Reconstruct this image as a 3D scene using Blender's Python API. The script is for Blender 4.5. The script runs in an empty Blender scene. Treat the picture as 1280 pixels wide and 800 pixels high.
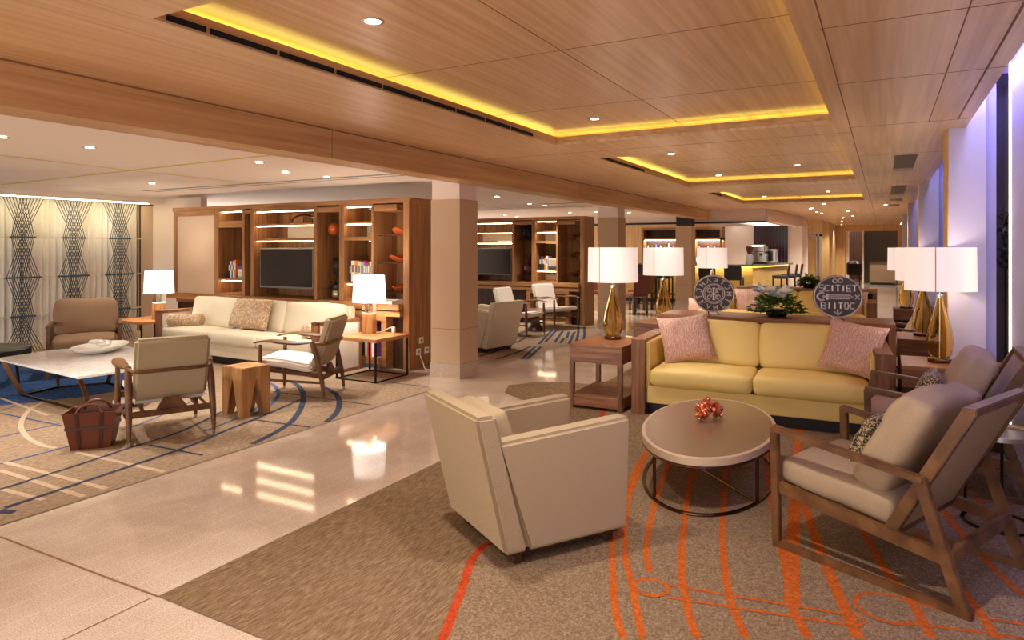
import bpy, bmesh, math, random
from mathutils import Vector, Matrix, noise as mnoise
R = math.radians
PI = math.pi
rnd = random.Random(7)
SC = bpy.context.scene
COL = SC.collection

# ------------------------------------------------------------------ camera numbers (1280x800)
F, CX, Y0, H = 840.0, 640.0, 310.0, 1.55
YAW = math.atan((1105-640)/F)
SN, CN = math.sin(YAW), math.cos(YAW)
def W(px, py, z=0.0):
    d = F*(H-z)/(py-Y0); r = (px-CX)/F*d
    return (r*CN-d*SN, r*SN+d*CN)

# ------------------------------------------------------------------ materials
def lin(c):
    def f(v):
        v = v/255.0
        return v/12.92 if v <= .04045 else ((v+.055)/1.055)**2.4
    return (f(c[0]), f(c[1]), f(c[2]), 1)
def newmat(name):
    m = bpy.data.materials.new(name); m.use_nodes = True
    nt = m.node_tree
    return m, nt, nt.nodes['Principled BSDF']
def coords(nt, scale=(1,1,1), rot=(0,0,0), kind='Object'):
    tc = nt.nodes.new('ShaderNodeTexCoord'); mp = nt.nodes.new('ShaderNodeMapping')
    mp.inputs['Scale'].default_value = scale; mp.inputs['Rotation'].default_value = rot
    nt.links.new(tc.outputs[kind], mp.inputs['Vector']); return mp
def ramp(nt, src, stops):
    r = nt.nodes.new('ShaderNodeValToRGB'); nt.links.new(src, r.inputs['Fac'])
    e = r.color_ramp.elements
    e[0].position, e[0].color = stops[0][0], lin(stops[0][1])
    e[1].position, e[1].color = stops[-1][0], lin(stops[-1][1])
    for p, c in stops[1:-1]:
        n = e.new(p); n.color = lin(c)
    return r
def bump(nt, src, bsdf, strength, dist=.01):
    b = nt.nodes.new('ShaderNodeBump'); b.inputs['Strength'].default_value = strength
    b.inputs['Distance'].default_value = dist
    nt.links.new(src, b.inputs['Height']); nt.links.new(b.outputs[0], bsdf.inputs['Normal'])
def plain(name, c, rough=.5, metal=0, spec=.5):
    m, nt, b = newmat(name)
    b.inputs['Base Color'].default_value = lin(c); b.inputs['Roughness'].default_value = rough
    b.inputs['Metallic'].default_value = metal; b.inputs['Specular IOR Level'].default_value = spec
    return m
def wood(name, a, b_, c, scale=(30,30,2), rough=.4, spec=.4):
    m, nt, b = newmat(name)
    mp = coords(nt, scale)
    n = nt.nodes.new('ShaderNodeTexNoise'); n.inputs['Scale'].default_value = 1.0
    n.inputs['Detail'].default_value = 5; n.inputs['Distortion'].default_value = .4
    nt.links.new(mp.outputs[0], n.inputs['Vector'])
    r = ramp(nt, n.outputs['Fac'], [(.28, a), (.5, b_), (.72, c)])
    nt.links.new(r.outputs[0], b.inputs['Base Color'])
    b.inputs['Roughness'].default_value = rough; b.inputs['Specular IOR Level'].default_value = spec
    return m
def fabric(name, a, b_, scale=260, rough=.95, bmp=.25):
    m, nt, b = newmat(name)
    mp = coords(nt, (1,1,1))
    n = nt.nodes.new('ShaderNodeTexNoise'); n.inputs['Scale'].default_value = scale
    n.inputs['Detail'].default_value = 3
    nt.links.new(mp.outputs[0], n.inputs['Vector'])
    r = ramp(nt, n.outputs['Fac'], [(.3, a), (.7, b_)])
    nt.links.new(r.outputs[0], b.inputs['Base Color'])
    b.inputs['Roughness'].default_value = rough; b.inputs['Specular IOR Level'].default_value = .15
    bump(nt, n.outputs['Fac'], b, bmp, .002)
    return m
def emis(name, c, s, base=(255,255,255)):
    m, nt, b = newmat(name)
    b.inputs['Base Color'].default_value = lin(base)
    b.inputs['Emission Color'].default_value = lin(c); b.inputs['Emission Strength'].default_value = s
    return m
M = {}
M['walnut'] = wood('walnut', (96,58,36), (136,88,58), (160,110,76), (26,26,2.2))
M['walnutx'] = wood('walnut_lengthwise', (108,64,40), (144,94,62), (168,118,84), (2.2,26,26), .3)
M['casewood'] = wood('bookcase_teak', (126,84,48), (158,110,68), (178,130,84), (22,22,1.2), .42)
M['casewoodx'] = wood('bookcase_teak_lengthwise', (130,86,50), (164,114,70), (184,134,86), (1.2,22,22), .42)
M['darkwood'] = wood('dark_wood', (40,20,12), (62,34,22), (80,48,32), (26,26,2))
M['chairwood'] = wood('chair_teak', (76,46,22), (106,68,36), (126,86,50), (9,9,9), .42)
M['stump'] = wood('stump_oak', (128,84,46), (176,126,76), (204,158,104), (14,14,1.5), .6)
M['oak'] = wood('ceiling_oak', (194,150,104), (212,170,124), (226,188,146), (26,.6,6), .33, .5)
M['oakbeam'] = wood('beam_oak', (176,130,80), (198,152,100), (214,170,118), (10,.6,22), .4)
M['oakv'] = wood('wall_oak', (196,150,92), (212,168,108), (224,184,126), (16,16,.8), .45)
M['seam'] = plain('seam', (138,96,62), .8)
M['white'] = plain('ceiling_white', (238,222,208), .7, 0, .3)
M['plaster'] = plain('wall_plaster', (236,216,202), .8, 0, .2)
M['beige'] = fabric('beige_panel', (206,182,156), (216,192,166), 400, .9, .05)
M['column'] = fabric('column_cladding', (192,162,132), (200,172,142), 300, .6, .04)
M['linen'] = fabric('beige_linen', (162,139,110), (186,163,132), 300)
M['linen2'] = fabric('greige_linen', (160,142,112), (184,164,134), 300)
M['cream'] = fabric('cream_cloth', (218,204,178), (230,218,194), 300, .8, .1)
M['seatcream'] = fabric('pale_seat_cloth', (226,214,200), (240,230,218), 300, .9, .1)
M['taupe'] = fabric('taupe_cloth', (160,136,108), (178,152,124), 300, .9, .12)
M['brownc'] = fabric('brown_cloth', (138,110,86), (154,124,98), 300, .9, .12)
M['yellow'] = plain('yellow_leather', (234,204,122), .46, 0, .45)
M['black'] = plain('black_leather', (26,24,26), .42)
M['blackm'] = plain('black_metal', (34,24,20), .4, .7)
M['bronze'] = plain('bronze_metal', (112,82,62), .22, 1)
M['steel'] = plain('brushed_steel', (190,186,180), .25, 1)
M['copper'] = plain('copper', (240,158,120), .16, 1)
M['silver'] = plain('aged_silver', (204,196,196), .34, .35)
M['silverd'] = plain('aged_silver_recess', (84,76,80), .5, .4)
M['tabletop'] = plain('bronze_glass_top', (150,124,94), .24, .15, .6)
M['tablerim'] = plain('pale_leather_rim', (206,180,148), .45)
M['shade'] = emis('lamp_shade_cloth', (255,232,220), .30, (214,198,190))
M['shadehot'] = emis('lamp_shade_cloth_bright', (255,246,238), .7, (250,240,230))
M['seamgold'] = plain('shade_seam', (222,170,128), .7)
M['bulb'] = emis('downlight_lamp', (255,240,220), 14)
M['led'] = emis('led_strip', (255,228,186), 9)
M['cove'] = emis('cove_strip', (246,242,120), 2.7)
M['yline'] = plain('yellow_inlay', (214,192,60), .6)
M['ledwhite'] = emis('led_edge', (255,244,205), 3.2)
M['screen'] = plain('tv_screen', (24,22,20), .16, 0, .7)
M['grey'] = plain('grey_plastic', (120,116,112), .4)
M['whiteplastic'] = plain('white_plastic', (235,230,222), .4)
M['marblew'] = None
M['china'] = plain('white_china', (244,240,234), .25)
M['brownleather'] = plain('brown_leather', (98,42,20), .36)
M['brownleatherd'] = plain('dark_leather_strap', (58,26,16), .4)
M['bluebar'] = plain('blue_grey_bar', (64,88,112), .5)
M['cord'] = plain('charcoal_cord', (56,60,70), .8)
M['creambar'] = plain('cream_bar', (232,214,192), .5)
M['darkbrownl'] = plain('dark_brown_leather', (70,28,16), .4)
M['stonedark'] = plain('dark_bronze_cast', (44,38,32), .35, .6)
M['purple'] = plain('plum_glass', (74,26,34), .15)
M['lavender'] = plain('lavender_panel', (182,174,206), .5)
M['fin'] = plain('fin_panel', (186,176,190), .6)
M['leaf'] = plain('leaf_green', (70,96,42), .5)
M['leafl'] = plain('leaf_lime', (160,188,84), .5)
M['petal'] = plain('white_petal', (240,236,226), .5)
M['petalb'] = plain('pale_blue_petal', (178,190,214), .5)
M['bar'] = wood('bar_front', (186,150,84), (200,164,96), (212,178,112), (.8,10,12), .4)
M['bartop'] = plain('bar_top', (150,138,128), .15, .3)
M['baredge'] = emis('bar_edge_light', (255,200,30), 2.2)
M['tile'] = plain('dark_plum_tile', (44,22,36), .2)
M['curtainw'] = plain('curtain_white', (240,232,222), .8)
M['ventbrown'] = plain('vent_brown', (104,84,66), .6)
M['darkdoor'] = plain('dark_carved_panel', (92,82,64), .35)

def mk_glass(name, c, rough=0.0, ior=1.45):
    m, nt, b = newmat(name)
    b.inputs['Base Color'].default_value = lin(c); b.inputs['Roughness'].default_value = rough
    b.inputs['Transmission Weight'].default_value = 1; b.inputs['IOR'].default_value = ior
    return m
M['amber'] = mk_glass('amber_glass', (255,234,178), .02, 1.2)
M['clear'] = mk_glass('clear_glass', (245,250,246), .0, 1.2)
M['acrylic'] = mk_glass('clear_acrylic', (240,232,224), .05, 1.3)
M['window'] = plain('night_window_glass', (36,28,26), .04, 0, .9)

def mk_marble_floor():
    m, nt, b = newmat('polished_marble')
    mp = coords(nt, (1,1,1))
    n = nt.nodes.new('ShaderNodeTexNoise'); n.inputs['Scale'].default_value = 2.2; n.inputs['Detail'].default_value = 8
    n.inputs['Distortion'].default_value = .8
    n2 = nt.nodes.new('ShaderNodeTexNoise'); n2.inputs['Scale'].default_value = 130; n2.inputs['Detail'].default_value = 2
    nt.links.new(mp.outputs[0], n.inputs['Vector']); nt.links.new(mp.outputs[0], n2.inputs['Vector'])
    r = ramp(nt, n.outputs['Fac'], [(.3, (198,174,154)), (.7, (216,196,178))])
    r2 = ramp(nt, n2.outputs['Fac'], [(.3, (214,206,200)), (.6, (255,255,255))])
    mx = nt.nodes.new('ShaderNodeMix'); mx.data_type = 'RGBA'; mx.blend_type = 'MULTIPLY'; mx.inputs[0].default_value = 1
    nt.links.new(r.outputs[0], mx.inputs[6]); nt.links.new(r2.outputs[0], mx.inputs[7])
    # fine pale inlay lines across the hall, in pairs
    br = nt.nodes.new('ShaderNodeTexBrick'); br.offset = .5
    mp2 = coords(nt, (1,1,1), (0,0,PI/2))
    nt.links.new(mp2.outputs[0], br.inputs['Vector'])
    br.inputs['Scale'].default_value = 1; br.inputs['Brick Width'].default_value = 2.6
    br.inputs['Row Height'].default_value = .15; br.inputs['Mortar Size'].default_value = .0022
    br.inputs['Mortar Smooth'].default_value = .2
    br.inputs['Color1'].default_value = br.inputs['Color2'].default_value = (0,0,0,1)
    br.inputs['Mortar'].default_value = (1,1,1,1)
    mx2 = nt.nodes.new('ShaderNodeMix'); mx2.data_type = 'RGBA'
    sc = nt.nodes.new('ShaderNodeMath'); sc.operation = 'MULTIPLY'; sc.inputs[1].default_value = .35
    nt.links.new(br.outputs['Color'], sc.inputs[0]); nt.links.new(sc.outputs[0], mx2.inputs[0])
    nt.links.new(mx.outputs[2], mx2.inputs[6]); mx2.inputs[7].default_value = lin((240,228,214))
    nt.links.new(mx2.outputs[2], b.inputs['Base Color'])
    b.inputs['Roughness'].default_value = .065; b.inputs['Specular IOR Level'].default_value = .55
    return m
M['floor'] = mk_marble_floor()
def mk_marble_top():
    m, nt, b = newmat('white_marble')
    mp = coords(nt, (1,1,1))
    n = nt.nodes.new('ShaderNodeTexNoise'); n.inputs['Scale'].default_value = 4; n.inputs['Detail'].default_value = 8
    n.inputs['Distortion'].default_value = 1.6
    nt.links.new(mp.outputs[0], n.inputs['Vector'])
    r = ramp(nt, n.outputs['Fac'], [(.3, (238,232,226)), (.49, (232,226,220)), (.52, (212,204,198)), (.55, (234,228,222)), (.8, (240,234,230))])
    nt.links.new(r.outputs[0], b.inputs['Base Color']); b.inputs['Roughness'].default_value = .12
    return m
M['marblew'] = mk_marble_top()
def mk_carpet(name, a, b_, c, stretch=(1,1,1), scale=60):
    m, nt, b = newmat(name)
    mp = coords(nt, stretch)
    n = nt.nodes.new('ShaderNodeTexNoise'); n.inputs['Scale'].default_value = scale; n.inputs['Detail'].default_value = 4
    n.inputs['Roughness'].default_value = .75
    nt.links.new(mp.outputs[0], n.inputs['Vector'])
    r = ramp(nt, n.outputs['Fac'], [(.34, a), (.5, b_), (.66, c)])
    nt.links.new(r.outputs[0], b.inputs['Base Color']); b.inputs['Roughness'].default_value = 1
    b.inputs['Specular IOR Level'].default_value = .05
    bump(nt, n.outputs['Fac'], b, .5, .004)
    return m
M['carpetR'] = mk_carpet('carpet_brown', (98,74,52), (128,102,76), (158,132,104), (2.6,.25,1), 60)
M['carpetR2'] = mk_carpet('carpet_stone', (104,84,62), (134,110,86), (168,142,114), (1,.8,1), 100)
M['carpetL'] = mk_carpet('carpet_sand', (136,114,92), (156,132,108), (176,152,128), (1,.5,1), 50)
M['cblue'] = mk_carpet('carpet_blue', (40,66,108), (58,88,138), (88,116,160), (1,.5,1), 50)
M['cnavy'] = mk_carpet('carpet_navy_line', (52,56,72), (66,72,90), (86,92,106), (1,1,1), 60)
M['cblueline'] = mk_carpet('carpet_blue_line', (58,74,114), (74,92,134), (96,112,150), (1,1,1), 60)
M['corange'] = mk_carpet('carpet_orange_line', (160,74,28), (184,92,38), (202,112,54), (1,1,1), 60)
M['cred'] = mk_carpet('carpet_red_line', (150,54,26), (178,68,34), (198,84,46), (1,1,1), 60)
M['cpale'] = mk_carpet('carpet_pale_line', (186,160,132), (198,172,146), (210,186,160), (1,1,1), 60)

def mk_pink():
    m, nt, b = newmat('pink_striped_silk')
    mp = coords(nt, (1,1,1), (0,0,.3))
    w = nt.nodes.new('ShaderNodeTexWave'); w.inputs['Scale'].default_value = 14; w.inputs['Distortion'].default_value = 14
    w.inputs['Detail'].default_value = 3; w.inputs['Detail Scale'].default_value = 1.5
    nt.links.new(mp.outputs[0], w.inputs['Vector'])
    r = ramp(nt, w.outputs['Fac'], [(.1, (186,140,124)), (.6, (198,152,136)), (.95, (216,178,158))])
    nt.links.new(r.outputs[0], b.inputs['Base Color']); b.inputs['Roughness'].default_value = .55
    return m
M['pink'] = mk_pink()
def mk_pattern(name, cols, s):
    m, nt, b = newmat(name)
    mp = coords(nt, (1,1,1))
    v = nt.nodes.new('ShaderNodeTexVoronoi'); v.inputs['Scale'].default_value = s
    nt.links.new(mp.outputs[0], v.inputs['Vector'])
    r = ramp(nt, v.outputs['Color'], [(i/(len(cols)-1)*.9+.05, c) for i, c in enumerate(cols)])
    r.color_ramp.interpolation = 'CONSTANT'
    nt.links.new(r.outputs[0], b.inputs['Base Color']); b.inputs['Roughness'].default_value = .9
    return m
M['tweed'] = mk_pattern('black_gold_weave', [(40,34,28), (110,92,62), (196,176,140), (58,48,38)], 130)
M['tapestry'] = mk_pattern('tapestry', [(188,166,134), (190,140,98), (206,188,158), (160,138,110), (212,196,168)], 70)

# ------------------------------------------------------------------ mesh helpers
def nb(): return bmesh.new()
def box(bm, x0, x1, y0, y1, z0, z1, bev=0, mi=0, seg=1):
    vs = [bm.verts.new((x, y, z)) for x in (x0, x1) for y in (y0, y1) for z in (z0, z1)]
    q = [(0,1,3,2), (4,6,7,5), (0,4,5,1), (2,3,7,6), (0,2,6,4), (1,5,7,3)]
    fs = [bm.faces.new([vs[i] for i in f]) for f in q]
    for f in fs: f.material_index = mi
    if bev:
        es = list({e for f in fs for e in f.edges})
        bmesh.ops.bevel(bm, geom=es, offset=bev, segments=seg, affect='EDGES', material=-1)
def beam(bm, p, q, w, h, bev=.004, side=None, w2=None, h2=None, mi=0):
    p, q = Vector(p), Vector(q); d = (q-p).normalized()
    s = Vector(side) if side else (d.cross(Vector((0,0,1))) if abs(d.z) < .97 else Vector((1,0,0)))
    s = (s-d*s.dot(d)).normalized(); u = s.cross(d).normalized()
    w2 = w2 or w; h2 = h2 or h
    vs = []
    for c, a, b in ((p, w, h), (q, w2, h2)):
        for i, j in ((-1,-1), (1,-1), (1,1), (-1,1)):
            vs.append(bm.verts.new(c+s*(i*a/2)+u*(j*b/2)))
    fs = [bm.faces.new([vs[i] for i in f]) for f in ((3,2,1,0), (4,5,6,7), (0,1,5,4), (1,2,6,5), (2,3,7,6), (3,0,4,7))]
    for f in fs: f.material_index = mi
    if bev:
        es = list({e for f in fs for e in f.edges})
        bmesh.ops.bevel(bm, geom=es, offset=bev, segments=2, affect='EDGES', material=-1)
def tube(bm, pts, r, n=10, closed=False, flat=1.0, mi=0):
    pts = [Vector(p) for p in pts]; k = len(pts)
    rs = r if isinstance(r, (list, tuple)) else [r]*k
    rings = []; prev = None
    for i, p in enumerate(pts):
        if closed: t = pts[(i+1) % k]-pts[i-1]
        else: t = pts[min(i+1, k-1)]-pts[max(i-1, 0)]
        t.normalize()
        if prev is None:
            a = Vector((0,0,1)) if abs(t.z) < .9 else Vector((1,0,0))
            s = t.cross(a).normalized()
        else:
            s = (prev-t*prev.dot(t)).normalized()
        prev = s; u = t.cross(s)
        rings.append([bm.verts.new(p+s*math.cos(2*PI*j/n)*rs[i]+u*math.sin(2*PI*j/n)*rs[i]*flat) for j in range(n)])
    m = k if closed else k-1
    for i in range(m):
        a, b = rings[i], rings[(i+1) % k]
        for j in range(n):
            f = bm.faces.new((a[j], a[(j+1) % n], b[(j+1) % n], b[j])); f.material_index = mi
    if not closed:
        bm.faces.new(rings[0][::-1]).material_index = mi; bm.faces.new(rings[-1]).material_index = mi
def lathe(bm, prof, n=24, c=(0,0,0), sx=1, sy=1, mi=0):
    rings = []
    for r, z in prof:
        if r < 1e-5: rings.append([bm.verts.new((c[0], c[1], c[2]+z))])
        else: rings.append([bm.verts.new((c[0]+r*sx*math.cos(2*PI*j/n), c[1]+r*sy*math.sin(2*PI*j/n), c[2]+z)) for j in range(n)])
    for a, b in zip(rings, rings[1:]):
        for j in range(n):
            k = (j+1) % n
            if len(a) == 1 and len(b) == 1: continue
            if len(a) == 1: f = bm.faces.new((a[0], b[k], b[j]))
            elif len(b) == 1: f = bm.faces.new((a[j], a[k], b[0]))
            else: f = bm.faces.new((a[j], a[k], b[k], b[j]))
            f.material_index = mi
def prism(bm, poly, z0, z1, bev=0, mi=0):
    a = [bm.verts.new((x, y, z0)) for x, y in poly]; b = [bm.verts.new((x, y, z1)) for x, y in poly]
    n = len(poly); fs = [bm.faces.new(a[::-1]), bm.faces.new(b)]
    for i in range(n): fs.append(bm.faces.new((a[i], a[(i+1) % n], b[(i+1) % n], b[i])))
    for f in fs: f.material_index = mi
    if bev:
        es = list({e for f in fs for e in f.edges})
        bmesh.ops.bevel(bm, geom=es, offset=bev, segments=2, affect='EDGES', material=-1)
def hull8(bm, pts, bev=0, seg=2):
    """box from 8 corners: bottom 4 (ccw) then top 4"""
    vs = [bm.verts.new(p) for p in pts]
    fs = [bm.faces.new([vs[i] for i in f]) for f in ((3,2,1,0), (4,5,6,7), (0,1,5,4), (1,2,6,5), (2,3,7,6), (3,0,4,7))]
    if bev:
        es = list({e for f in fs for e in f.edges})
        bmesh.ops.bevel(bm, geom=es, offset=bev, segments=seg, affect='EDGES', material=-1)
def softbox(bm, x0, x1, y0, y1, z0, z1, r=.03, crown=.02, side=.0, seed=0, wr=.0, n=9, M4=None):
    """upholstered cushion: rounded edges, crowned faces, slight wrinkles"""
    c = Vector(((x0+x1)/2, (y0+y1)/2, (z0+z1)/2)); hs = Vector(((x1-x0)/2, (y1-y0)/2, (z1-z0)/2))
    r = min(r, min(hs)*.98)
    cache = {}
    def param(k):
        t = k/n*2-1
        return math.copysign(1-(1-abs(t))**1.6, t)
    def vert(i, j, k):
        key = (i, j, k)
        if key in cache: return cache[key]
        p = Vector((param(i)*hs.x, param(j)*hs.y, param(k)*hs.z))
        q = Vector([max(-h+r, min(h-r, v)) for v, h in zip(p, hs)])
        d = p-q
        if d.length > 1e-6: p = q+d.normalized()*r
        u = [p.x/hs.x, p.y/hs.y, p.z/hs.z]
        p.z += crown*(1-u[0]**2)*(1-u[1]**2)*u[2]
        p.x += side*(1-u[1]**2)*(1-u[2]**2)*u[0]; p.y += side*(1-u[0]**2)*(1-u[2]**2)*u[1]
        if wr:
            s = p*5+Vector((seed*3.1, seed*1.7, seed)); p += Vector(mnoise.noise_vector(s))*wr+Vector(mnoise.noise_vector(s*3.2))*wr*.4
        p = p+c
        if M4: p = M4 @ p
        cache[key] = bm.verts.new(p); return cache[key]
    for s in (0, n):
        for a in range(n):
            for b in range(n):
                for ax in range(3):
                    g = [(a,b), (a+1,b), (a+1,b+1), (a,b+1)]
                    vs = []
                    for u, v in g:
                        ijk = [0,0,0]; ijk[ax] = s; ijk[(ax+1) % 3] = u; ijk[(ax+2) % 3] = v
                        vs.append(vert(*ijk))
                    if s == 0: vs = vs[::-1]
                    bm.faces.new(vs)
def pillow(bm, w, h, t, M4=None, seed=0, n=16, wr=.012, pinch=.09):
    """scatter cushion in local xz plane, thickness along y, base edge at z=0"""
    top, bot = {}, {}
    for i in range(n+1):
        for j in range(n+1):
            u, v = i/n*2-1, j/n*2-1
            x = u*w/2*(1-pinch*(1-v*v)*abs(u)**2); z = v*h/2*(1-pinch*(1-u*u)*abs(v)**2)
            th = t/2*(max(0, (1-u**4))*max(0, (1-v**4)))**.55
            wv = mnoise.noise(Vector((u*2.5+seed, v*2.5, seed*2)))*wr*(1-abs(u*v))
            edge = i in (0, n) or j in (0, n)
            p = Vector((x, -th-wv*(0 if edge else 1), z+h/2)); q = Vector((x, th+wv*(0 if edge else 1), z+h/2))
            if M4: p, q = M4 @ p, M4 @ q
            top[i,j] = bm.verts.new(p); bot[i,j] = top[i,j] if edge else bm.verts.new(q)
    for i in range(n):
        for j in range(n):
            bm.faces.new((top[i,j], top[i+1,j], top[i+1,j+1], top[i,j+1]))
            f = (bot[i,j+1], bot[i+1,j+1], bot[i+1,j], bot[i,j])
            if len(set(f)) == 4:
                try: bm.faces.new(f)
                except ValueError: pass
def slab(bm, path, th, x0, x1, bev=.02):
    """thick bent sheet: path in the yz plane, extruded along x"""
    P = [Vector((y, z)) for y, z in path]; top, bot = [], []
    for i, p in enumerate(P):
        t = (P[min(i+1, len(P)-1)]-P[max(i-1, 0)]).normalized(); nrm = Vector((-t.y, t.x))
        top.append(p+nrm*th/2); bot.append(p-nrm*th/2)
    out = top+bot[::-1]
    a = [bm.verts.new((x0, p.x, p.y)) for p in out]; b = [bm.verts.new((x1, p.x, p.y)) for p in out]
    k = len(P); m = len(out); es = []
    for i in range(m):
        bm.faces.new((a[i], a[(i+1) % m], b[(i+1) % m], b[i]))
    for vs, s in ((a, 1), (b, -1)):
        for i in range(k-1):
            q = (vs[i], vs[i+1], vs[m-2-i], vs[m-1-i])
            bm.faces.new(q if s < 0 else q[::-1])
    bmesh.ops.recalc_face_normals(bm, faces=bm.faces[:])
    if bev:
        bm.edges.ensure_lookup_table()
        sh = [e for e in bm.edges if len(e.link_faces) == 2 and e.calc_face_angle(0) > R(50)]
        bmesh.ops.bevel(bm, geom=sh, offset=bev, segments=3, affect='EDGES')
RZ = [0]
def ribbon(bm, pts, w, z, mi, closed=False):
    RZ[0] += 1; z += .00006*(RZ[0] % 30)
    P = [Vector((x, y)) for x, y in pts]; k = len(P); L, Rr = [], []
    for i, p in enumerate(P):
        if closed: t = P[(i+1) % k]-P[i-1]
        else: t = P[min(i+1, k-1)]-P[max(i-1, 0)]
        t.normalize(); nn = Vector((-t.y, t.x))*w/2
        L.append(bm.verts.new((p.x+nn.x, p.y+nn.y, z))); Rr.append(bm.verts.new((p.x-nn.x, p.y-nn.y, z)))
    for i in range(k if closed else k-1):
        j = (i+1) % k
        f = bm.faces.new((Rr[i], Rr[j], L[j], L[i])); f.material_index = mi
def smooth_pts(pts, sub=8):
    P = [Vector(p) for p in pts]; out = []
    for i in range(len(P)-1):
        p0, p1, p2, p3 = P[max(i-1, 0)], P[i], P[i+1], P[min(i+2, len(P)-1)]
        for s in range(sub):
            t = s/sub
            out.append(.5*((2*p1)+(-p0+p2)*t+(2*p0-5*p1+4*p2-p3)*t*t+(-p0+3*p1-3*p2+p3)*t**3))
    out.append(P[-1]); return out
def obj(name, bm, mats, parent=None, loc=None, rotz=0, smooth=True, label=None):
    me = bpy.data.meshes.new(name)
    if name == 'carpet':
        for f in bm.faces:
            f.normal_update()
            if f.normal.z < 0: f.normal_flip()
    elif name != 'trim_4': bmesh.ops.recalc_face_normals(bm, faces=bm.faces[:])
    bm.to_mesh(me); bm.free()
    for m in (mats if isinstance(mats, (list, tuple)) else [mats]): me.materials.append(M[m] if isinstance(m, str) else m)
    if smooth:
        me.polygons.foreach_set('use_smooth', [True]*len(me.polygons))
        me.set_sharp_from_angle(angle=R(38))
    o = bpy.data.objects.new(name, me); COL.objects.link(o)
    if parent: o.parent = parent
    if loc: o.location = loc
    if rotz: o.rotation_euler.z = rotz
    if label: o['label'] = label
    return o
def tag(o, label, cat, group=None):
    o['label'] = label; o['category'] = cat
    if group: o['group'] = group
    return o
def thing(name, label, cat, loc=(0,0,0), rotz=0, group=None):
    o = bpy.data.objects.new(name, None); COL.objects.link(o)
    o.empty_display_size = .1
    o.location = loc; o.rotation_euler = (0,0,rotz)
    return tag(o, label, cat, group)
def struct(name, bm, mats, smooth=False, parent=None):
    o = obj(name, bm, mats, parent, smooth=smooth)
    if not parent: o['kind'] = 'structure'
    return o
def dup(root, loc, rotz, label, group=None):
    def cp(o, par):
        c = o.copy(); COL.objects.link(c); c.parent = par
        for ch in list(o.children): cp(ch, c)
        return c
    r = cp(root, None); r.location = loc; r.rotation_euler = (0,0,rotz); r['label'] = label
    if group: r['group'] = group
    return r
def look(x): return R(x)-PI/2     # object whose front is local +y, heading x degrees

# ================================================================== SETTING
b = nb(); box(b, -13, 1.2, -2.6, 34.5, -.12, 0); 
struct('floor', b, 'floor')
# dark expansion joints in the marble
b = nb()
ribbon(b, [W(0,671), W(128,720), W(198,746)], .012, .0012, 0)
ribbon(b, [(-2.84,1.83), (-2.84,.3)], .008, .0012, 0)
o = struct('trim_1', b, 'seam')

# --- right-hand carpet (brown with orange lines)
def px(*p): return [W(x, y) for x, y in p]
b = nb()
RL, RF = -2.82, 1.85
arc = [(-2.82, 6.0), (-3.15, 6.02), (-3.55, 6.25), (-3.7, 6.6), (-3.5, 6.95), (-3.1, 7.1), (-2.82, 7.1)]
poly = [(RL, RF), (.84, RF), (.84, 17.0), (RL, 17.0), (RL, 7.1)]+arc[::-1][1:]
v = [b.verts.new((x, y, .004)) for x, y in poly]; b.faces.new(v)
lineA = px((553,800), (575,745), (606,683))+[(-1.62,3.5), (-1.75,4.6), (-2.2,5.6), (-2.5,6.6)]
lineA = [p for p in lineA if p[1] > 2.3]
lineA = [(-1.46,1.86), (-1.52,2.17)]+lineA
inner = [(p[0], p[1]) for p in smooth_pts([(x, y, 0) for x, y in lineA], 5)]
v = [b.verts.new((x, y, .0048)) for x, y in inner+[(-2.5,17), (.84,17), (.84,1.85)]]; f = b.faces.new(v); f.material_index = 1  # paler inner field: carpet tone plus some lighting put into the colour
ZL = .0056
def line(pts, w, mi, curve=True, z=ZL):
    if curve and len(pts) > 2: pts = [(p[0], p[1]) for p in smooth_pts([(x, y, 0) for x, y in pts], 7)]
    ribbon(b, pts, w, z, mi)
line(inner, .04, 3, False)
for p, w in (
    (((765,681), (766,725), (771,773), (780,800)), .034), (((780,666), (782,700), (788.5,727), (803,800)), .034),
    (((808,565), (790,600), (780,666)), .034), (((765,681), (778,640), (795,600), (812,560), (840,520)), .034),
    (((850,555), (836,582), (823,615), (812,658), (808,690), (812,716)), .034), (((875,560), (868,586), (859,624), (853,680), (852,716), (861,768), (872,800)), .036),
    (((912,560), (908,583), (904,640), (904,690), (910,739), (921,773), (933,800)), .036),
    (((956,560), (959,575), (962.5,616), (985,725), (990,759), (1011,800)), .04),
    (((1003,520), (998,545), (992.5,650), (990,757)), .066), (((998,609), (1024,687), (1056,762), (1073,800)), .05),
    (((1040,590), (1071,648), (1101,706), (1135,747), (1165,800)), .04), (((1120,640), (1154,680), (1187,721), (1221,762), (1245,800)), .04),
    (((1150,600), (1187,650), (1232,702), (1280,747)), .036), (((1200,600), (1236,642), (1280,687)), .036)):
    line(px(*p), w, 2)
def disc_ring(cx, cy, r, w, mi=2, z=ZL+.0006):
    ribbon(b, [(cx+r*math.cos(t*PI/18), cy+r*math.sin(t*PI/18)) for t in range(36)], w, z, mi, True)
c1, c2 = W(813.6,736), W(1110,762)
for c, r in ((c1, .075), (c2, .125)):
    v = [b.verts.new((c[0]+r*math.cos(t*PI/12), c[1]+r*math.sin(t*PI/12), ZL+.0004)) for t in range(24)]
    b.faces.new(v).material_index = 1
    disc_ring(c[0], c[1], r, .022)
for p in (((835,733), (1075,773), (1080,780), (1072,785), (835,748.5)), ((1141,756), (1222,773), (1400,803)), ((1147,782), (1300,803))):
    line(px(*p), .02, 2, False)
for p in (((905,572), (976,581)), ((905,583), (953,589))): line(px(*p), .018, 3, False)
for f in b.faces:
    if f.normal.z < 0: f.normal_flip()
o = obj('carpet', b, ['carpetR', 'carpetR2', 'corange', 'cred'], smooth=False)
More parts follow.
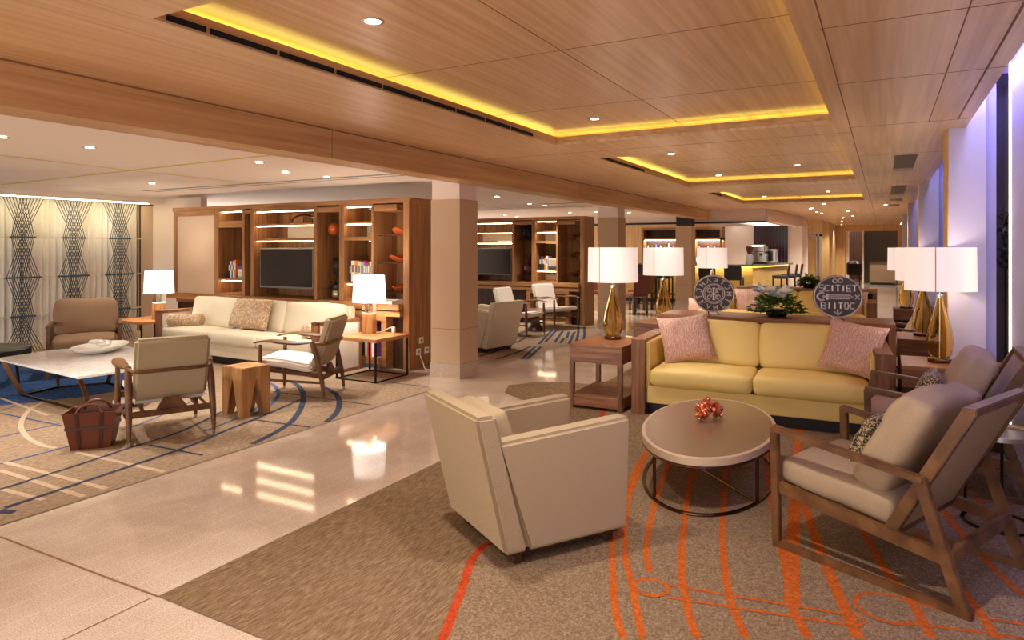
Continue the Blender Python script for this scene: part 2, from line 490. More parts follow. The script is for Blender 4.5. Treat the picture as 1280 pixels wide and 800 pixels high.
tag(o, 'brown and stone carpet patterned with orange lines under the yellow sofa group', 'carpet')

# --- left-hand carpet (sand with blue lines)
b = nb()
LE = -4.31
v = [b.verts.new((x, y, .004)) for x, y in ((-11.3,.2), (LE,.2), (LE,6.0), (-4.9,6.35), (-4.9,6.75), (-11.3,6.75))]
f = b.faces.new(v)
v = [b.verts.new((x, y, .0046)) for x, y in px((-60,514), (110,496), (192,481), (202,462), (150,445))+[(-10.8,5.4), (-11.2,4.0), (-11.2,3.0), (-9.0,2.6)]]
b.faces.new(v).material_index = 1
def li(p, w, mi, z=.0052): line(px(*p), w*.8, mi, True, z)
for p, w in ((((6,636), (120,598), (232,560), (280,540), (330,520), (376,500)), .045), (((0,613), (104,580), (164,560), (226,540), (280,514)), .035),
             (((-20,641), (18,641)), .06), (((186,557), (253,570)), .03), (((315,525), (388,535)), .03), (((341,490), (464,507)), .03), (((481,478), (534,484)), .03),
             (((362,476), (374,484), (379,495), (376,511), (364,528), (343,542), (315,556)), .07), (((402,483), (418,492), (424,502), (421,516), (408,528)), .07)):
    li(p, w, 2)
for p, w in ((((0,581), (84,559), (137,542), (174,531), (220,512), (258,492)), .03), (((0,514), (42,502)), .025), (((0,517), (77,533)), .03), (((0,547), (75,530)), .025),
             (((330,477), (342,482), (348,492), (344,501), (336,508), (318,518)), .05), (((200,470), (240,450)), .03), (((0,640), (8,637)), .03), (((255,540), (300,522), (330,505)), .03)):
    li(p, w, 3)
for p, w in ((((62,500), (38,512), (26,531), (34,547), (52,557), (70,561)), .05), (((7,579), (133,612)), .05), (((0,589), (105,622)), .05), (((94,566), (206,591)), .05), (((0,498), (60,520)), .04), (((0,612), (55,626)), .05)):
    li(p, w, 4)
o = obj('carpet', b, ['carpetL', 'cblue', 'cnavy', 'cblueline', 'cpale'], smooth=False)
tag(o, 'sand coloured carpet with blue arcs and lines under the cream sofa group', 'carpet')

# --- further carpet behind the first column
b = nb()
v = [b.verts.new((x, y, .004)) for x, y in ((-11.3,7.6), (-4.45,7.6), (-4.45,12.2), (-11.3,12.2))]
b.faces.new(v)
def q(x, y): return (590+x/7.27, 340+y/7.27)
for p in (((70,770), (240,715), (400,640)), ((225,795), (420,730), (530,680)), ((405,645), (530,575)), ((390,575), (520,530)), ((455,795), (575,680)), ((500,795), (630,680)),
          ((605,660), (730,530)), ((665,640), (770,530)), ((750,645), (825,540)), ((805,650), (835,605), (860,600), (880,545)), ((880,655), (905,605), (915,580), (935,545)),
          ((950,630), (965,560), (965,500)), ((1000,650), (1022,580), (1020,500))):
    li([q(*t) for t in p], .06, 1)
o = obj('carpet', b, ['carpetL', 'cnavy'], smooth=False)
tag(o, 'sand carpet with navy dashes in front of the far bookcase', 'carpet')

# --- ceiling: wood part with three coffers, white part on the left
ZC, ZI, ZW, ZB = 2.56, 2.68, 2.40, 2.31
XB = -4.1
coffers = [(-2.82,-.36,1.82,6.0), (-2.82,-.36,7.12,11.12), (-2.82,-.36,12.5,16.0)]
b = nb()
def sheet(x0, x1, y0, y1, z0=ZC, z1=ZC+.05): box(b, x0, x1, y0, y1, z0, z1)
sheet(XB, -2.82, -2.6, 34.5); sheet(-.36, .6, -2.6, 34.5)
ys = [-2.6]+[t for c in coffers for t in c[2:]]+[34.5]
for i in range(0, len(ys), 2): sheet(-2.82, -.36, ys[i], ys[i+1])
for x0, x1, y0, y1 in coffers:
    box(b, x0-.2, x1+.2, y0-.2, y1+.2, ZI, ZI+.05)                      # raised inner panel
    for a in ((x0-.2, x0-.17, y0-.2, y1+.2), (x1+.17, x1+.2, y0-.2, y1+.2), (x0-.2, x1+.2, y0-.2, y0-.17), (x0-.2, x1+.2, y1+.17, y1+.2)):
        box(b, *a, ZC+.05, ZI)
for y in (6.56, 11.8, 1.3):
    box(b, -2.9, XB+.05, y-.003, y+.003, ZC-.0015, ZC+.001, mi=1)
# dark seams between the ceiling panels
def seam(x0, x1, y0, y1, z): box(b, x0, x1, y0, y1, z-.0012, z+.001, mi=1)
for y in (.55, 1.9, 3.4, 4.6, 6.3, 8.3, 11.8, 14.1, 17.4, 20, 24): seam(-.26, .6, y-.003, y+.003, ZC)
seam(-.25,-.243,-2.6,34,ZC); seam(.31,.316,-2.6,6.3,ZC); seam(.5,.512,-2.6,6.3,ZC)
for y in (6.56, 11.8): seam(-3.3, -.26, y-.003, y+.003, ZC)
seam(-2.82-.33, -2.82-.325, .2, 1.2, ZC)
for x0, x1, y0, y1 in coffers:
    seam(-1.62, -1.614, y0-.2, y1+.2, ZI); seam(x0-.2, x1+.2, (y0*.25+y1*.75), (y0*.25+y1*.75)+.006, ZI); seam(x0-.2, x1+.2, (y0*.6+y1*.4), (y0*.6+y1*.4)+.006, ZI)
struct('ceiling', b, ['oak', 'seam'])
b = nb()
box(b, -13, XB-.3, -2.6, 34.5, ZW, ZW+.05)
struct('ceiling.001', b, 'white')
b = nb()
box(b, XB-.3, XB, -2.6, 18.3, ZB, ZC+.05)
for y in (4.25, 9.6): box(b, XB-.001, XB+.0012, y, y+.005, ZB, ZC, mi=1)
box(b, XB-.3, XB+.0015, -2.6, 18.3, ZC-.012, ZC-.002, mi=1)
struct('trim_2', b, ['oakbeam', 'seam'])
b = nb(); box(b, XB-.36, XB-.3, -2.6, 18.3, ZB+.012, ZW)
box(b, -11.3, -10.95, -2.6, 7.4, ZB, ZW)
struct('trim_3', b, 'white')
# yellow inlays in the white ceiling
b = nb()
def wl(p, w): ribbon(b, [W(x, y, ZW) for x, y in p], w, ZW-.002, 0)
wl(((0,231), (180,211), (372,190)), .05); wl(((0,194), (165,213), (380,236)), .045); wl(((20,228), (120,234), (200,240)), .04)
wl(((596,255), (640,262)), .06)
for f in b.faces: f.normal_flip()
struct('trim_4', b, 'yline')
# recessed linear slot above the bookcase
b = nb(); box(b, -9.6, -4.6, 6.05, 6.12, ZW-.004, ZW); box(b, -9.6,-4.6, 6.25, 6.27, ZW-.004, ZW); box(b, -9.0, -4.6, 11.6, 11.7, ZW-.004, ZW)
struct('trim_5', b, 'grey')

# coffer cove strips (lamps lying on the ledge) and slot vents
def coffer_strip(c, label):
    x0, x1, y0, y1 = c
    t = thing('cove_light', label, 'light', ((x0+x1)/2, (y0+y1)/2, ZC+.05))
    for n, a in (('light_strip', (x0-.12, x0-.07, y0-.1, y1+.1)), ('light_strip', (x1+.07, x1+.12, y0-.1, y1+.1)), ('light_strip', (x0-.05, x1+.05, y1+.07, y1+.12)), ('light_strip', (x0-.05, x1+.05, y0-.12, y0-.07))):
        bb = nb(); box(bb, a[0]-t.location.x, a[1]-t.location.x, a[2]-t.location.y, a[3]-t.location.y, .0, .012)
        obj('light_strip', bb, 'cove', t, smooth=False)
    bb = nb()                                                      # cream lip that catches the light
    for a in ((x0-.004, x0+.012, y0, y1), (x1-.012, x1+.004, y0, y1), (x0, x1, y1-.012, y1+.004), (x0, x1, y0-.004, y0+.012)):
        box(bb, a[0]-t.location.x, a[1]-t.location.x, a[2]-t.location.y, a[3]-t.location.y, -.022, .028)
    obj('lip', bb, 'oakbeam', t, smooth=False)
coffer_strip(coffers[0], 'yellow cove lighting around the nearest and largest ceiling recess')
coffer_strip(coffers[1], 'yellow cove lighting around the middle ceiling recess')
coffer_strip(coffers[2], 'yellow cove lighting around the farthest ceiling recess')
for c, n, ln, lab in ((coffers[0], 9, .40, 'row of black slot vents along the nearest ceiling recess'), (coffers[1], 6, .26, 'row of black slot vents along the middle ceiling recess'), (coffers[2], 5, .22, 'row of black slot vents along the farthest ceiling recess')):
    t = thing('slot_vent', lab, 'vent', (c[0]+.0125, c[2]+.06, ZC))
    y = 0
    for k in range(n):
        bb = nb(); l = ln*.5 if k == 0 else ln
        box(bb, 0, .006, y, y+l, .008, .036); obj('slot', bb, plain('slot_black', (6,6,6), .9) if 'slot_black' not in bpy.data.materials else bpy.data.materials['slot_black'], t, smooth=False)
        y += l+.022

# --- walls
b = nb(); box(b, -11.55, -11.42, -2.6, 7.4, 0, ZB+.1); struct('wall_left', b, 'plaster')
b = nb(); box(b, -11.42, -9.98, 7.3, 7.42, 0, ZW); struct('wall_inner', b, 'plaster')
b = nb(); box(b, .95, 1.1, -2.6, 34.5, 0, 3.1); struct('wall_right', b, 'lavender')
b = nb(); box(b, .6, 1.1, -2.6, 34.5, 3.0, 3.1); struct('ceiling.002', b, 'lavender')
b = nb(); box(b, .59, .62, -2.6, 34.5, 2.6, 3.0); struct('trim_13', b, 'lavender')
b = nb(); box(b, .84, .95, -2.6, 6.3, 0, 3.0); struct('wall_right.001', b, 'lavender')
b = nb(); box(b, .832, .842, 6.27, 6.305, .05, 2.98); o = obj('light_strip', b, 'ledwhite', smooth=False)
tag(o, 'thin vertical glowing light strip on the window wall at the picture edge', 'light')
# perpendicular fins of the window wall
for i, (fy, x0) in enumerate(((6.75, .477), (12.15, .48), (17.55, .48), (22.95, .48))):
    b = nb(); box(b, x0, .737, fy, fy+.5, 0, 2.56); box(b, .6, .737, fy, fy+.5, 2.56, 3.0)
    box(b, x0-.006, x0+.002, fy+.01, fy+.5, 0, 2.56, mi=1)
    struct('trim_%d' % (7+i), b, ['fin', 'oakv'])
    b = nb(); box(b, .737, .818, fy+.1, fy+.16, 0, 3.0)
    box(b, .818, .95, fy+.12, fy+.14, 0, 3.0, mi=1)
    struct('window_%d' % (1+i), b, ['lavender', 'window'])
for i, (a, c) in enumerate(((7.3, 12.1), (12.7, 17.5), (18.1, 22.9))):
    b = nb(); box(b, .93, .948, a, c, .5, 2.9); struct('window_%d' % (6+i), b, 'window')
# far end: oak wall with opening, carved dark doors behind
YF = 33.5
b = nb()
def fx(pxx, Y): 
    a = (pxx-CX)/F; return Y*(a*CN-SN)/(a*SN+CN)
def fz(py, X, Y): return H-(py-Y0)*(-X*SN+Y*CN)/F
xa, xb = fx(1056, YF), .84
box(b, fx(1000, YF), xa, YF, YF+.2, 0, ZC); box(b, xa, xb, YF, YF+.2, 2.3, ZC); box(b, fx(1122, YF), xb+.3, YF, YF+.2, 0, 2.3)
box(b, fx(1024, 29), fx(1036, 29), 29, 33.5, 0, ZC)
box(b, fx(1003, 26.5), fx(1028, 26.5), 26.5, 27.3, 2.05, ZC)
box(b, -9, -2.3, YF, YF+.2, 0, ZC)
struct('wall_back', b, 'oakv')
b = nb(); xc = fx(1080, YF+.5)
box(b, xc, fx(1123, YF+.5), YF+.5, YF+.56, 0, 2.3)
wd = (fx(1123, YF+.5)-xc)/4
for i in range(4):
    for j in range(5):
        x0 = xc+i*wd; z0 = .1+j*.44
        for k in range(8):
            a = k*PI/4; cx_, cz_ = x0+wd/2, z0+.22
            beam(b, (cx_, YF+.49, cz_), (cx_+math.cos(a)*wd*.45, YF+.49, cz_+math.sin(a)*.2), .03, .02, 0)
        box(b, x0, x0+.02, YF+.47, YF+.5, z0, z0+.44); box(b, x0, x0+wd, YF+.47, YF+.5, z0, z0+.02)
struct('door_1', b, 'darkdoor')
b = nb(); box(b, fx(1057, YF+.3), fx(1061, YF+.3), YF+.2, YF+.5, 0, 2.3); box(b, fx(1077.5, YF+.3), fx(1080, YF+.3), YF+.1, YF+.5, 0, 2.3)
struct('trim_11', b, 'creambar')
b = nb(); box(b, fx(1050, YF+3), 1.4, YF+3, YF+3.1, 0, 2.6); box(b, -2.4, 1.4, YF, YF+3, -.1, -.001); struct('wall_back.001', b, 'darkwood')

# --- columns
def column(x0, x1, y0, y1, dark=False):
    b = nb()
    box(b, x0, x1, y0, y1, .17, 2.13, .004)
    box(b, x0+.012, x1-.012, y0+.012, y1-.012, 2.13, ZW, mi=2 if dark else 1)
    box(b, x0-.006, x1+.006, y0-.006, y1+.006, 0, .17, mi=3)
    box(b, x0-.001, x1+.001, y0-.001, y1+.001, .58, .585, mi=4)
    return b
cm = ['column', 'plaster', 'black', 'floor', 'seam']
for i, y in enumerate((6.64, 12.05, 17.56)):
    b = column(-4.80, -4.38, y, y+.4, i == 2)
    o = obj('column', b, cm, smooth=False)
    tag(o, ['beige clad square column nearest the camera with pale plinth', 'beige clad square column between the far bookcase and the bar', 'square column with a black top band standing at the bar'][i], 'column')

# ================================================================== BOOKCASES (same design, two of them)
def strip(bb, x0, x1, z, y=.03): box(bb, x0, x1, y, y+.025, z-.012, z)
def make_case(label, Y, wide):
    t = thing('bookcase', label, 'bookcase', (-5.23, Y, 0), 0, None)
    ox = -5.23
    def B(bb, x0, x1, y0, y1, z0, z1, **k): box(bb, x0-ox, x1-ox, y0, y1, z0, z1, **k)
    T, D = 2.19, .5
    bb = nb(); B(bb, -9.97, -5.23, -.02, D, 2.13, T, bev=.003)
    obj('top_rail', bb, 'casewoodx', t)
    bb = nb(); B(bb, -5.32, -5.23, -.03, D, 0, 2.13, bev=.003); obj('end_panel', bb, 'casewood', t)
    for x0, x1 in ((-9.97,-9.90), (-8.98,-8.88), (-8.36,-8.30), (-8.17,-8.10), (-6.9,-6.84), (-6.43,-6.34), (-5.87,-5.83)):
        bb = nb(); B(bb, x0, x1, 0, D, .84, 2.13, bev=.002); obj('upright', bb, 'casewood', t)
    # backs
    bb = nb()
    for x0, x1, z0, z1 in ((-8.88,-8.36,.98,1.98), (-8.1,-6.9,.7,1.64), (-6.84,-6.43,.7,2.13), (-6.34,-5.87,.98,1.64), (-5.83,-5.52,.84,2.05)):
        B(bb, x0, x1, D-.03, D, z0, z1)
    for x0, x1 in ((-8.88,-8.6), (-8.1,-7.55)): B(bb, x0, x1, D-.03, D, 1.64, 2.13)
    obj('back_panel', bb, 'casewood', t)
    bb = nb(); B(bb, -8.3, -8.17, D-.04, D, 0, 2.06); obj('dark_back', bb, 'darkwood', t, label='dark recessed back strip')
    for x0, x1 in ((-7.55,-6.9), (-8.6,-8.36), (-6.34,-5.87)):
        bb = nb(); B(bb, x0, x1, D-.04, D-.03, 1.9, 2.08)
        x = x0
        while x < x1-.01: B(bb, x, x+.012, D-.08, D-.04, 1.9, 2.08); x += .03
        obj('slat_grille', bb, 'casewood', t)
    for x0, x1, z0, z1 in ((-7.9,-6.9,1.7,1.88), (-6.34,-5.87,1.7,1.88), (-8.88,-8.36,.88,1.0), (-6.34,-5.87,.86,.98)):
        bb = nb(); B(bb, x0, x1, D-.04, D-.02, z0, z1)
        obj('pale_back', bb, 'cream', t, label='back panel coloured pale as if lit')  # cream colour stands in for the lit look of these openings
    # shelves and rails
    sh = [(-8.88,-8.36,1.86,1.96), (-8.88,-8.36,1.06,1.09), (-8.88,-8.36,.82,.87), (-8.1,-6.9,1.87,1.90), (-8.1,-6.9,1.65,1.69), (-8.1,-6.9,2.08,2.13), (-8.88,-8.36,2.1,2.13),
          (-6.34,-5.87,1.87,1.90), (-6.34,-5.87,1.65,1.7), (-6.34,-5.87,1.07,1.1), (-6.34,-5.87,.84,.87), (-6.34,-5.87,2.10,2.13), (-6.84,-6.43,2.04,2.11), (-5.83,-5.45,2.03,2.11), (-8.3,-8.17,2.06,2.11)]
    for x0, x1, z0, z1 in sh:
        bb = nb(); B(bb, x0, x1, .004, D-.03, z0, z1); obj('shelf', bb, 'casewoodx', t)
    for x0, x1, z in ((-8.1,-6.9,2.08), (-8.1,-6.9,1.87), (-8.1,-6.9,1.65), (-8.88,-8.36,2.1), (-8.88,-8.36,1.06), (-6.34,-5.87,2.1), (-6.34,-5.87,1.87), (-6.34,-5.87,1.07)):
        bb = nb(); B(bb, x0+.03, x1-.02, .03, .05, z-.012, z); obj('light_strip', bb, 'led', t, smooth=False)
    for x0, x1, zs in ((-6.82,-6.44,(1.72,1.0)), (-5.81,-5.34,(1.72,1.36,.98))):
        for z in zs:
            bb = nb(); B(bb, x0, x1, .06, D-.05, z-.012, z); obj('glass_shelf', bb, 'clear', t)
    # fabric panel at the left
    bb = nb(); B(bb, -9.90, -8.98, .02, .05, .84, 2.05); obj('fabric_panel', bb, 'beige', t)
    bb = nb(); B(bb, -9.90, -8.98, .0, .06, 2.05, 2.13); obj('panel_rail', bb, 'casewoodx', t); bb = nb(); B(bb, -9.90, -8.98, 0, .06, .70, .84); obj('panel_rail', bb, 'casewoodx', t)
    # counter and lower cabinets
    bb = nb(); B(bb, -9.97, -5.32, -.12, D, .76, .84, bev=.003); B(bb, -8.0, -5.32, -.1, .3, .68, .745); obj('counter', bb, 'casewoodx', t)
    bb = nb()
    for x0, x1 in ((-9.9,-8.2), (-8.2,-6.5)): B(bb, x0, x1, .03, D-.02, .06, .75)
    obj('cabinet', bb, 'darkwood', t)
    bb = nb()
    B(bb, -6.5, -6.42, -.1, D-.02, .02, .68); B(bb, -5.62, -5.54, -.1, D-.02, .02, .68); B(bb, -6.42, -5.62, -.1, D-.02, .62, .68); B(bb, -6.42, -5.62, -.1, D-.02, .06, .14); B(bb, -6.42, -5.62, D-.05, D-.02, .1, .62)
    B(bb, -6.42, -5.62, 0, D-.05, .38, .40) if False else None
    obj('open_cubby', bb, 'casewoodx', t)
    bb = nb(); B(bb, -5.54, -5.32, .04, D-.02, 0, .68); obj('side_filler', bb, 'darkwood', t)
    return t
CY1, CY2 = 6.8, 12.46
case1 = make_case('long teak bookcase wall with lit shelves behind the cream sofa', CY1, True)
case2 = dup(case1, (-5.23, CY2, 0), 0, 'teak bookcase wall farther off behind the second column, right of the near column')

def tv(label, x0, x1, z0, z1, Y):
    t = thing('television', label, 'television', ((x0+x1)/2, Y, z0))
    w = (x1-x0)/2; h = z1-z0
    bb = nb(); box(bb, -w, w, -.06, .0, 0, h, .006); obj('housing', bb, 'grey', t)
    bb = nb(); box(bb, -w+.02, w-.02, -.064, -.058, .03, h-.02); obj('screen', bb, 'screen', t)
    bb = nb(); box(bb, -.2, .2, 0, .3, .15, h-.15); box(bb, -w*.92, w*.96, .0, .05, .03, h-.03); obj('wall_mount', bb, 'black', t)
tv('flat black television in the near bookcase above the cream sofa', -8.02, -6.95, .97, 1.55, CY1+.1)
tv('flat black television in the far bookcase beside the near column', -8.02, -6.95, .97, 1.55, CY2+.1)

# --- books
bookmats = {}
def bm_(c):
    if c not in bookmats: bookmats[c] = plain('book_cover_%d' % len(bookmats), c, .5)
    return bookmats[c]
M['paper'] = plain('book_pages', (236,228,212), .8)
def upright_book(x, y, z, w, h, d, c, label, group):
    t = thing('book', label, 'book', (x+w/2, y, z), 0, group)
    bb = nb(); box(bb, -w/2, -w/2+.003, 0, d, 0, h); box(bb, w/2-.003, w/2, 0, d, 0, h); box(bb, -w/2, w/2, -.003, .001, 0, h, .001)
    obj('cover', bb, bm_(c), t)
    bb = nb(); box(bb, -w/2+.003, w/2-.003, .001, d-.006, .004, h-.005); obj('pages', bb, 'paper', t)
    bb = nb(); box(bb, -w*.3, w*.3, -.0045, -.003, h*.45, h*.8); obj('spine_title', bb, 'whiteplastic' if sum(c) < 400 else 'grey', t)
    return w
def flat_book(x, y, z, w, d, th, c, label, group, rz=0):
    t = thing('book', label, 'book', (x, y, z), rz, group)
    bb = nb(); box(bb, -w/2, w/2, -d/2, d/2, 0, .003); box(bb, -w/2, w/2, -d/2, d/2, th-.003, th); box(bb, -w/2, w/2, -d/2-.002, -d/2+.001, 0, th)
    obj('cover', bb, bm_(c), t)
    bb = nb(); box(bb, -w/2+.004, w/2-.004, -d/2+.001, d/2-.004, .003, th-.003); obj('pages', bb, 'paper', t)
CN_ = {(30,28,34): 'black', (236,232,224): 'white', (90,110,170): 'blue', (232,120,30): 'orange', (210,40,36): 'red', (120,70,140): 'purple', (60,140,170): 'teal', (210,60,110): 'pink', (150,190,190): 'pale blue', (70,60,50): 'brown', (224,210,180): 'cream', (250,150,40): 'amber'}
pos_words = ['leftmost', 'second', 'third', 'fourth', 'fifth', 'sixth', 'seventh', 'eighth', 'ninth', 'tenth', 'eleventh']
def row(x, y, z, specs, where, group):
    for i, (w, h, c) in enumerate(specs):
        upright_book(x, y, z, w, h, .2, c, '%s book, %s %s' % (CN_[c], pos_words[i]+(' from left' if i else ''), where), group)
        x += w+.002
# near bookcase, column left of the tv
row(-8.78, CY1+.1, 1.09, [(.035,.25,(30,28,34)), (.03,.26,(236,232,224)), (.03,.25,(90,110,170)), (.035,.26,(236,232,224)), (.03,.28,(232,120,30))], 'on the shelf left of the near television', 'upright books left of the near television')
for i, (th, c) in enumerate(((.035,(150,190,190)), (.03,(236,232,224)), (.03,(224,210,180)), (.045,(236,232,224)), (.035,(120,70,140)), (.05,(30,28,34)))):
    flat_book(-8.47, CY1+.21, 1.09+sum((.035,.03,.03,.045,.035,.05)[:i]), .2, .22, th, c, '%s book lying %s in the stack left of the near television' % (CN_[c], ['at the bottom', 'second from bottom', 'third from bottom', 'fourth from bottom', 'fifth from bottom', 'on top'][i]), 'stacked books left of the near television')
row(-6.29, CY1+.05, 1.1, [(.03,.26,(30,28,34)), (.06,.28,(236,232,224)), (.055,.28,(250,150,40)), (.045,.27,(224,210,180)), (.05,.26,(150,190,190)), (.03,.27,(210,60,110)), (.03,.25,(60,140,170)), (.035,.27,(210,40,36)), (.03,.27,(236,232,224))], 'on the shelf behind the block lamp', 'upright books behind the wood and glass lamp')
row(-6.02, CY1-.05, .14, [(.035,.42,(210,40,36)), (.05,.42,(30,28,34)), (.04,.43,(224,210,180)), (.035,.43,(210,60,110)), (.035,.42,(232,120,30)), (.035,.41,(236,232,224)), (.035,.43,(120,70,140))], 'in the low cubby behind the end table', 'books in the low cubby behind the end table')
flat_book(-5.62, CY1-.02, .84, .42, .24, .045, (236,232,224), 'thick white book with red lettering lying on the near bookcase counter', None)
cu = bpy.data.curves.new('lettering', 'FONT'); cu.body = 'FOREST'; cu.size = .05; cu.extrude = .001; cu.materials.append(bm_((210,40,36)))
_tmp = bpy.data.objects.new('tmp', cu); me_ = bpy.data.meshes.new_from_object(_tmp); bpy.data.objects.remove(_tmp)
to = bpy.data.objects.new('lettering', me_); COL.objects.link(to)
bk = [o for o in bpy.data.objects if o.get('label', '').startswith('thick white book')][0]
to.parent = bk; to.location = (-.18,-.1235,.006); to.rotation_euler = (PI/2,0,0)
row(-6.3, CY2+.1, 1.1, [(.04,.26,(30,28,34)), (.035,.28,(70,60,50)), (.03,.27,(30,28,34)), (.035,.24,(232,120,30)), (.045,.28,(236,232,224))], 'on the far bookcase shelf', 'upright books on the far bookcase')
flat_book(-5.99, CY2+.21, 1.1, .2, .22, .07, (70,60,50), 'dark book lying under a framed card on the far bookcase', None)
o = nb(); box(o, -.1, .1, -.01, .01, 0, .16, .003); box(o, -.085, .085, -.012, -.009, .015, .145, mi=1)
o = obj('picture_frame', o, ['whiteplastic', 'cpale'], loc=(-5.99, CY2+.12, 1.17)); tag(o, 'small pale framed card standing on a dark book in the far bookcase', 'picture')

# --- ornaments
def ornament(name, label, cat, loc, bm, mat):
    return tag(obj(name, bm, mat, loc=loc), label, cat)
def bowl_bm(r, h, wob=.02, n=28, seed=0):
    bb = nb(); prof = [(.02, 0), (r*.4, .005), (r*.8, h*.6), (r, h), (r*.96, h), (r*.75, h*.62), (r*.35, .02), (0, .015)]
    lathe(bb, prof, n)
    for v in bb.verts: v.co.z += wob*max(0, v.co.z/h)*math.sin(math.atan2(v.co.y, v.co.x)*3+seed)
    return bb
M['orangeglass'] = plain('orange_lacquer', (206,98,44), .2, .2)
bb = nb(); bmesh.ops.create_uvsphere(bb, u_segments=20, v_segments=12, radius=.09)
ornament('glass_ball', 'amber glass ball on the upper glass shelf right of the near television', 'ornament', (-6.67, CY1+.16, 1.812), bb, 'orangeglass')
bb = nb(); bmesh.ops.create_uvsphere(bb, u_segments=20, v_segments=12, radius=.075)
ornament('metal_ball', 'silver ball on the counter right of the near television', 'ornament', (-6.60, CY1+.14, .916), bb, 'steel')
def bust():
    bb = nb(); lathe(bb, [(.09,0), (.09,.04), (.03,.06), (.035,.12), (.02,.16), (.06,.2), (.085,.28), (.08,.36), (.05,.42), (0,.44)], 14)
    for v in bb.verts: v.co += Vector(mnoise.noise_vector(v.co*14))*.022*(1 if v.co.z > .05 else 0)
    return bb
ornament('sculpture', 'dark bronze head sculpture on the lower glass shelf right of the near television', 'ornament', (-6.62, CY1+.18, 1.0), bust(), 'stonedark')
for k, (z, r, n_) in enumerate(((1.72,.13,'topmost'), (1.36,.16,'middle'), (.98,.17,'lowest'))):
    ornament('bowl', 'wavy orange bowl on the %s glass shelf at the right end of the near bookcase' % n_, 'bowl', (-5.56, CY1+.24, z), bowl_bm(r, .08, .02, seed=k), 'orangeglass')
    ornament('bowl', 'wavy brown bowl on the %s glass shelf at the right end of the far bookcase' % n_, 'bowl', (-5.55, CY2+.24, z), bowl_bm(r, .09, .02, seed=k+2), 'brownleather')
bb = nb()
for k in range(5):
    mt = Matrix.Rotation(k*PI/5, 4, 'Z') @ Matrix.Rotation(PI/2, 4, 'X')
    tube(bb, [mt @ Vector((.15*math.cos(a*PI/12), .15*math.sin(a*PI/12), 0)) for a in range(24)], .014, 6, True)
for zz in (-.08, 0, .08):
    rr = math.sqrt(.15**2-zz*zz); tube(bb, [(rr*math.cos(a*PI/12), rr*math.sin(a*PI/12), zz) for a in range(24)], .014, 6, True)
ornament('openwork_sphere', 'dark openwork metal ball on the far bookcase upper glass shelf', 'ornament', (-6.6, CY2+.24, 1.882), bb, 'stonedark')
bb = nb(); lathe(bb, [(.02,0), (.1,.02), (.15,.09), (.14,.17), (.06,.23), (.035,.28), (.06,.31), (.08,.36), (.06,.42), (0,.44)], 20)
ornament('vase', 'plum red glass vase with ball stopper on the far bookcase lower glass shelf', 'vase', (-6.6, CY2+.24, 1.0), bb, 'purple')
bb = nb(); tube(bb, [(.2*math.cos(a*PI/16)*1.2, 0, .11*math.sin(a*PI/16)+.0) for a in range(17)], .014, 8)
ornament('arch_sculpture', 'bronze arch ornament on the top shelf above the near television', 'ornament', (-7.3, CY1+.2, 1.914), bb, 'bronze')
# sockets on the end panel
for k, (y, z) in enumerate(((.22,.36), (.16,.22), (.34,.22))):
    bb = nb(); box(bb, 0, .012, -.045, .045, -.04, .04, .003); box(bb, .012, .014, -.02, .02, -.015, .015, mi=1)
    o = obj('wall_socket', bb, ['whiteplastic', 'grey'], loc=(-5.23, CY1+y, z))
    tag(o, 'white socket on the near bookcase end panel, %s' % ['the upper one', 'lower one nearer the sofa', 'lower one nearer the column'][k], 'socket', 'sockets on the bookcase end')
bb = nb(); tube(bb, smooth_pts([(-5.21,CY1+.16,.2), (-5.15,CY1+.15,.1), (-5.08,CY1+.12,.015), (-4.98,CY1+.2,.012), (-4.95,CY1+.35,.012)]), .006, 6)
tag(obj('power_cord', bb, 'whiteplastic'), 'white power cord hanging from the bookcase socket to the floor', 'cord')

# ================================================================== ART WALL
b = nb()
n = 260
y0, y1 = 4.6, 7.05; prev = None
for i in range(n+1):
    y = y0+(y1-y0)*i/n; x = -11.35+.03*math.sin(y*2*PI/.1)
    a, c = b.verts.new((x, y, .12)), b.verts.new((x, y, ZB))
    if prev: b.faces.new((prev[0], a, c, prev[1]))
    prev = (a, c)
o = obj('curtain', b, 'curtainw'); tag(o, 'pleated cream fabric wall covering behind the dark string screens', 'curtain')
b = nb(); box(b, -11.4, -11.24, 4.4, 7.05, 0, .12); struct('baseboard_left', b, 'creambar')
b = nb(); box(b, -11.42, -11.28, 7.07, 7.33, .0, ZB, .004); box(b, -11.275, -11.27, 7.05, 7.075, 0, ZB, mi=1); box(b, -11.275, -11.27, 7.32, 7.335, 0, ZB, mi=1); box(b, -11.275,-11.27,7.05,7.335,ZB-.02,ZB,mi=1)
o = obj('wall_panel', b, ['beige', 'darkwood']); tag(o, 'narrow beige upholstered panel with dark edges right of the string screens', 'panel')
zs = [ZB, 1.71, 1.11, .53, .0]
def ywall(pxx):
    a = (pxx-CX)/F; return -11.2*(a*SN+CN)/(a*CN-SN)
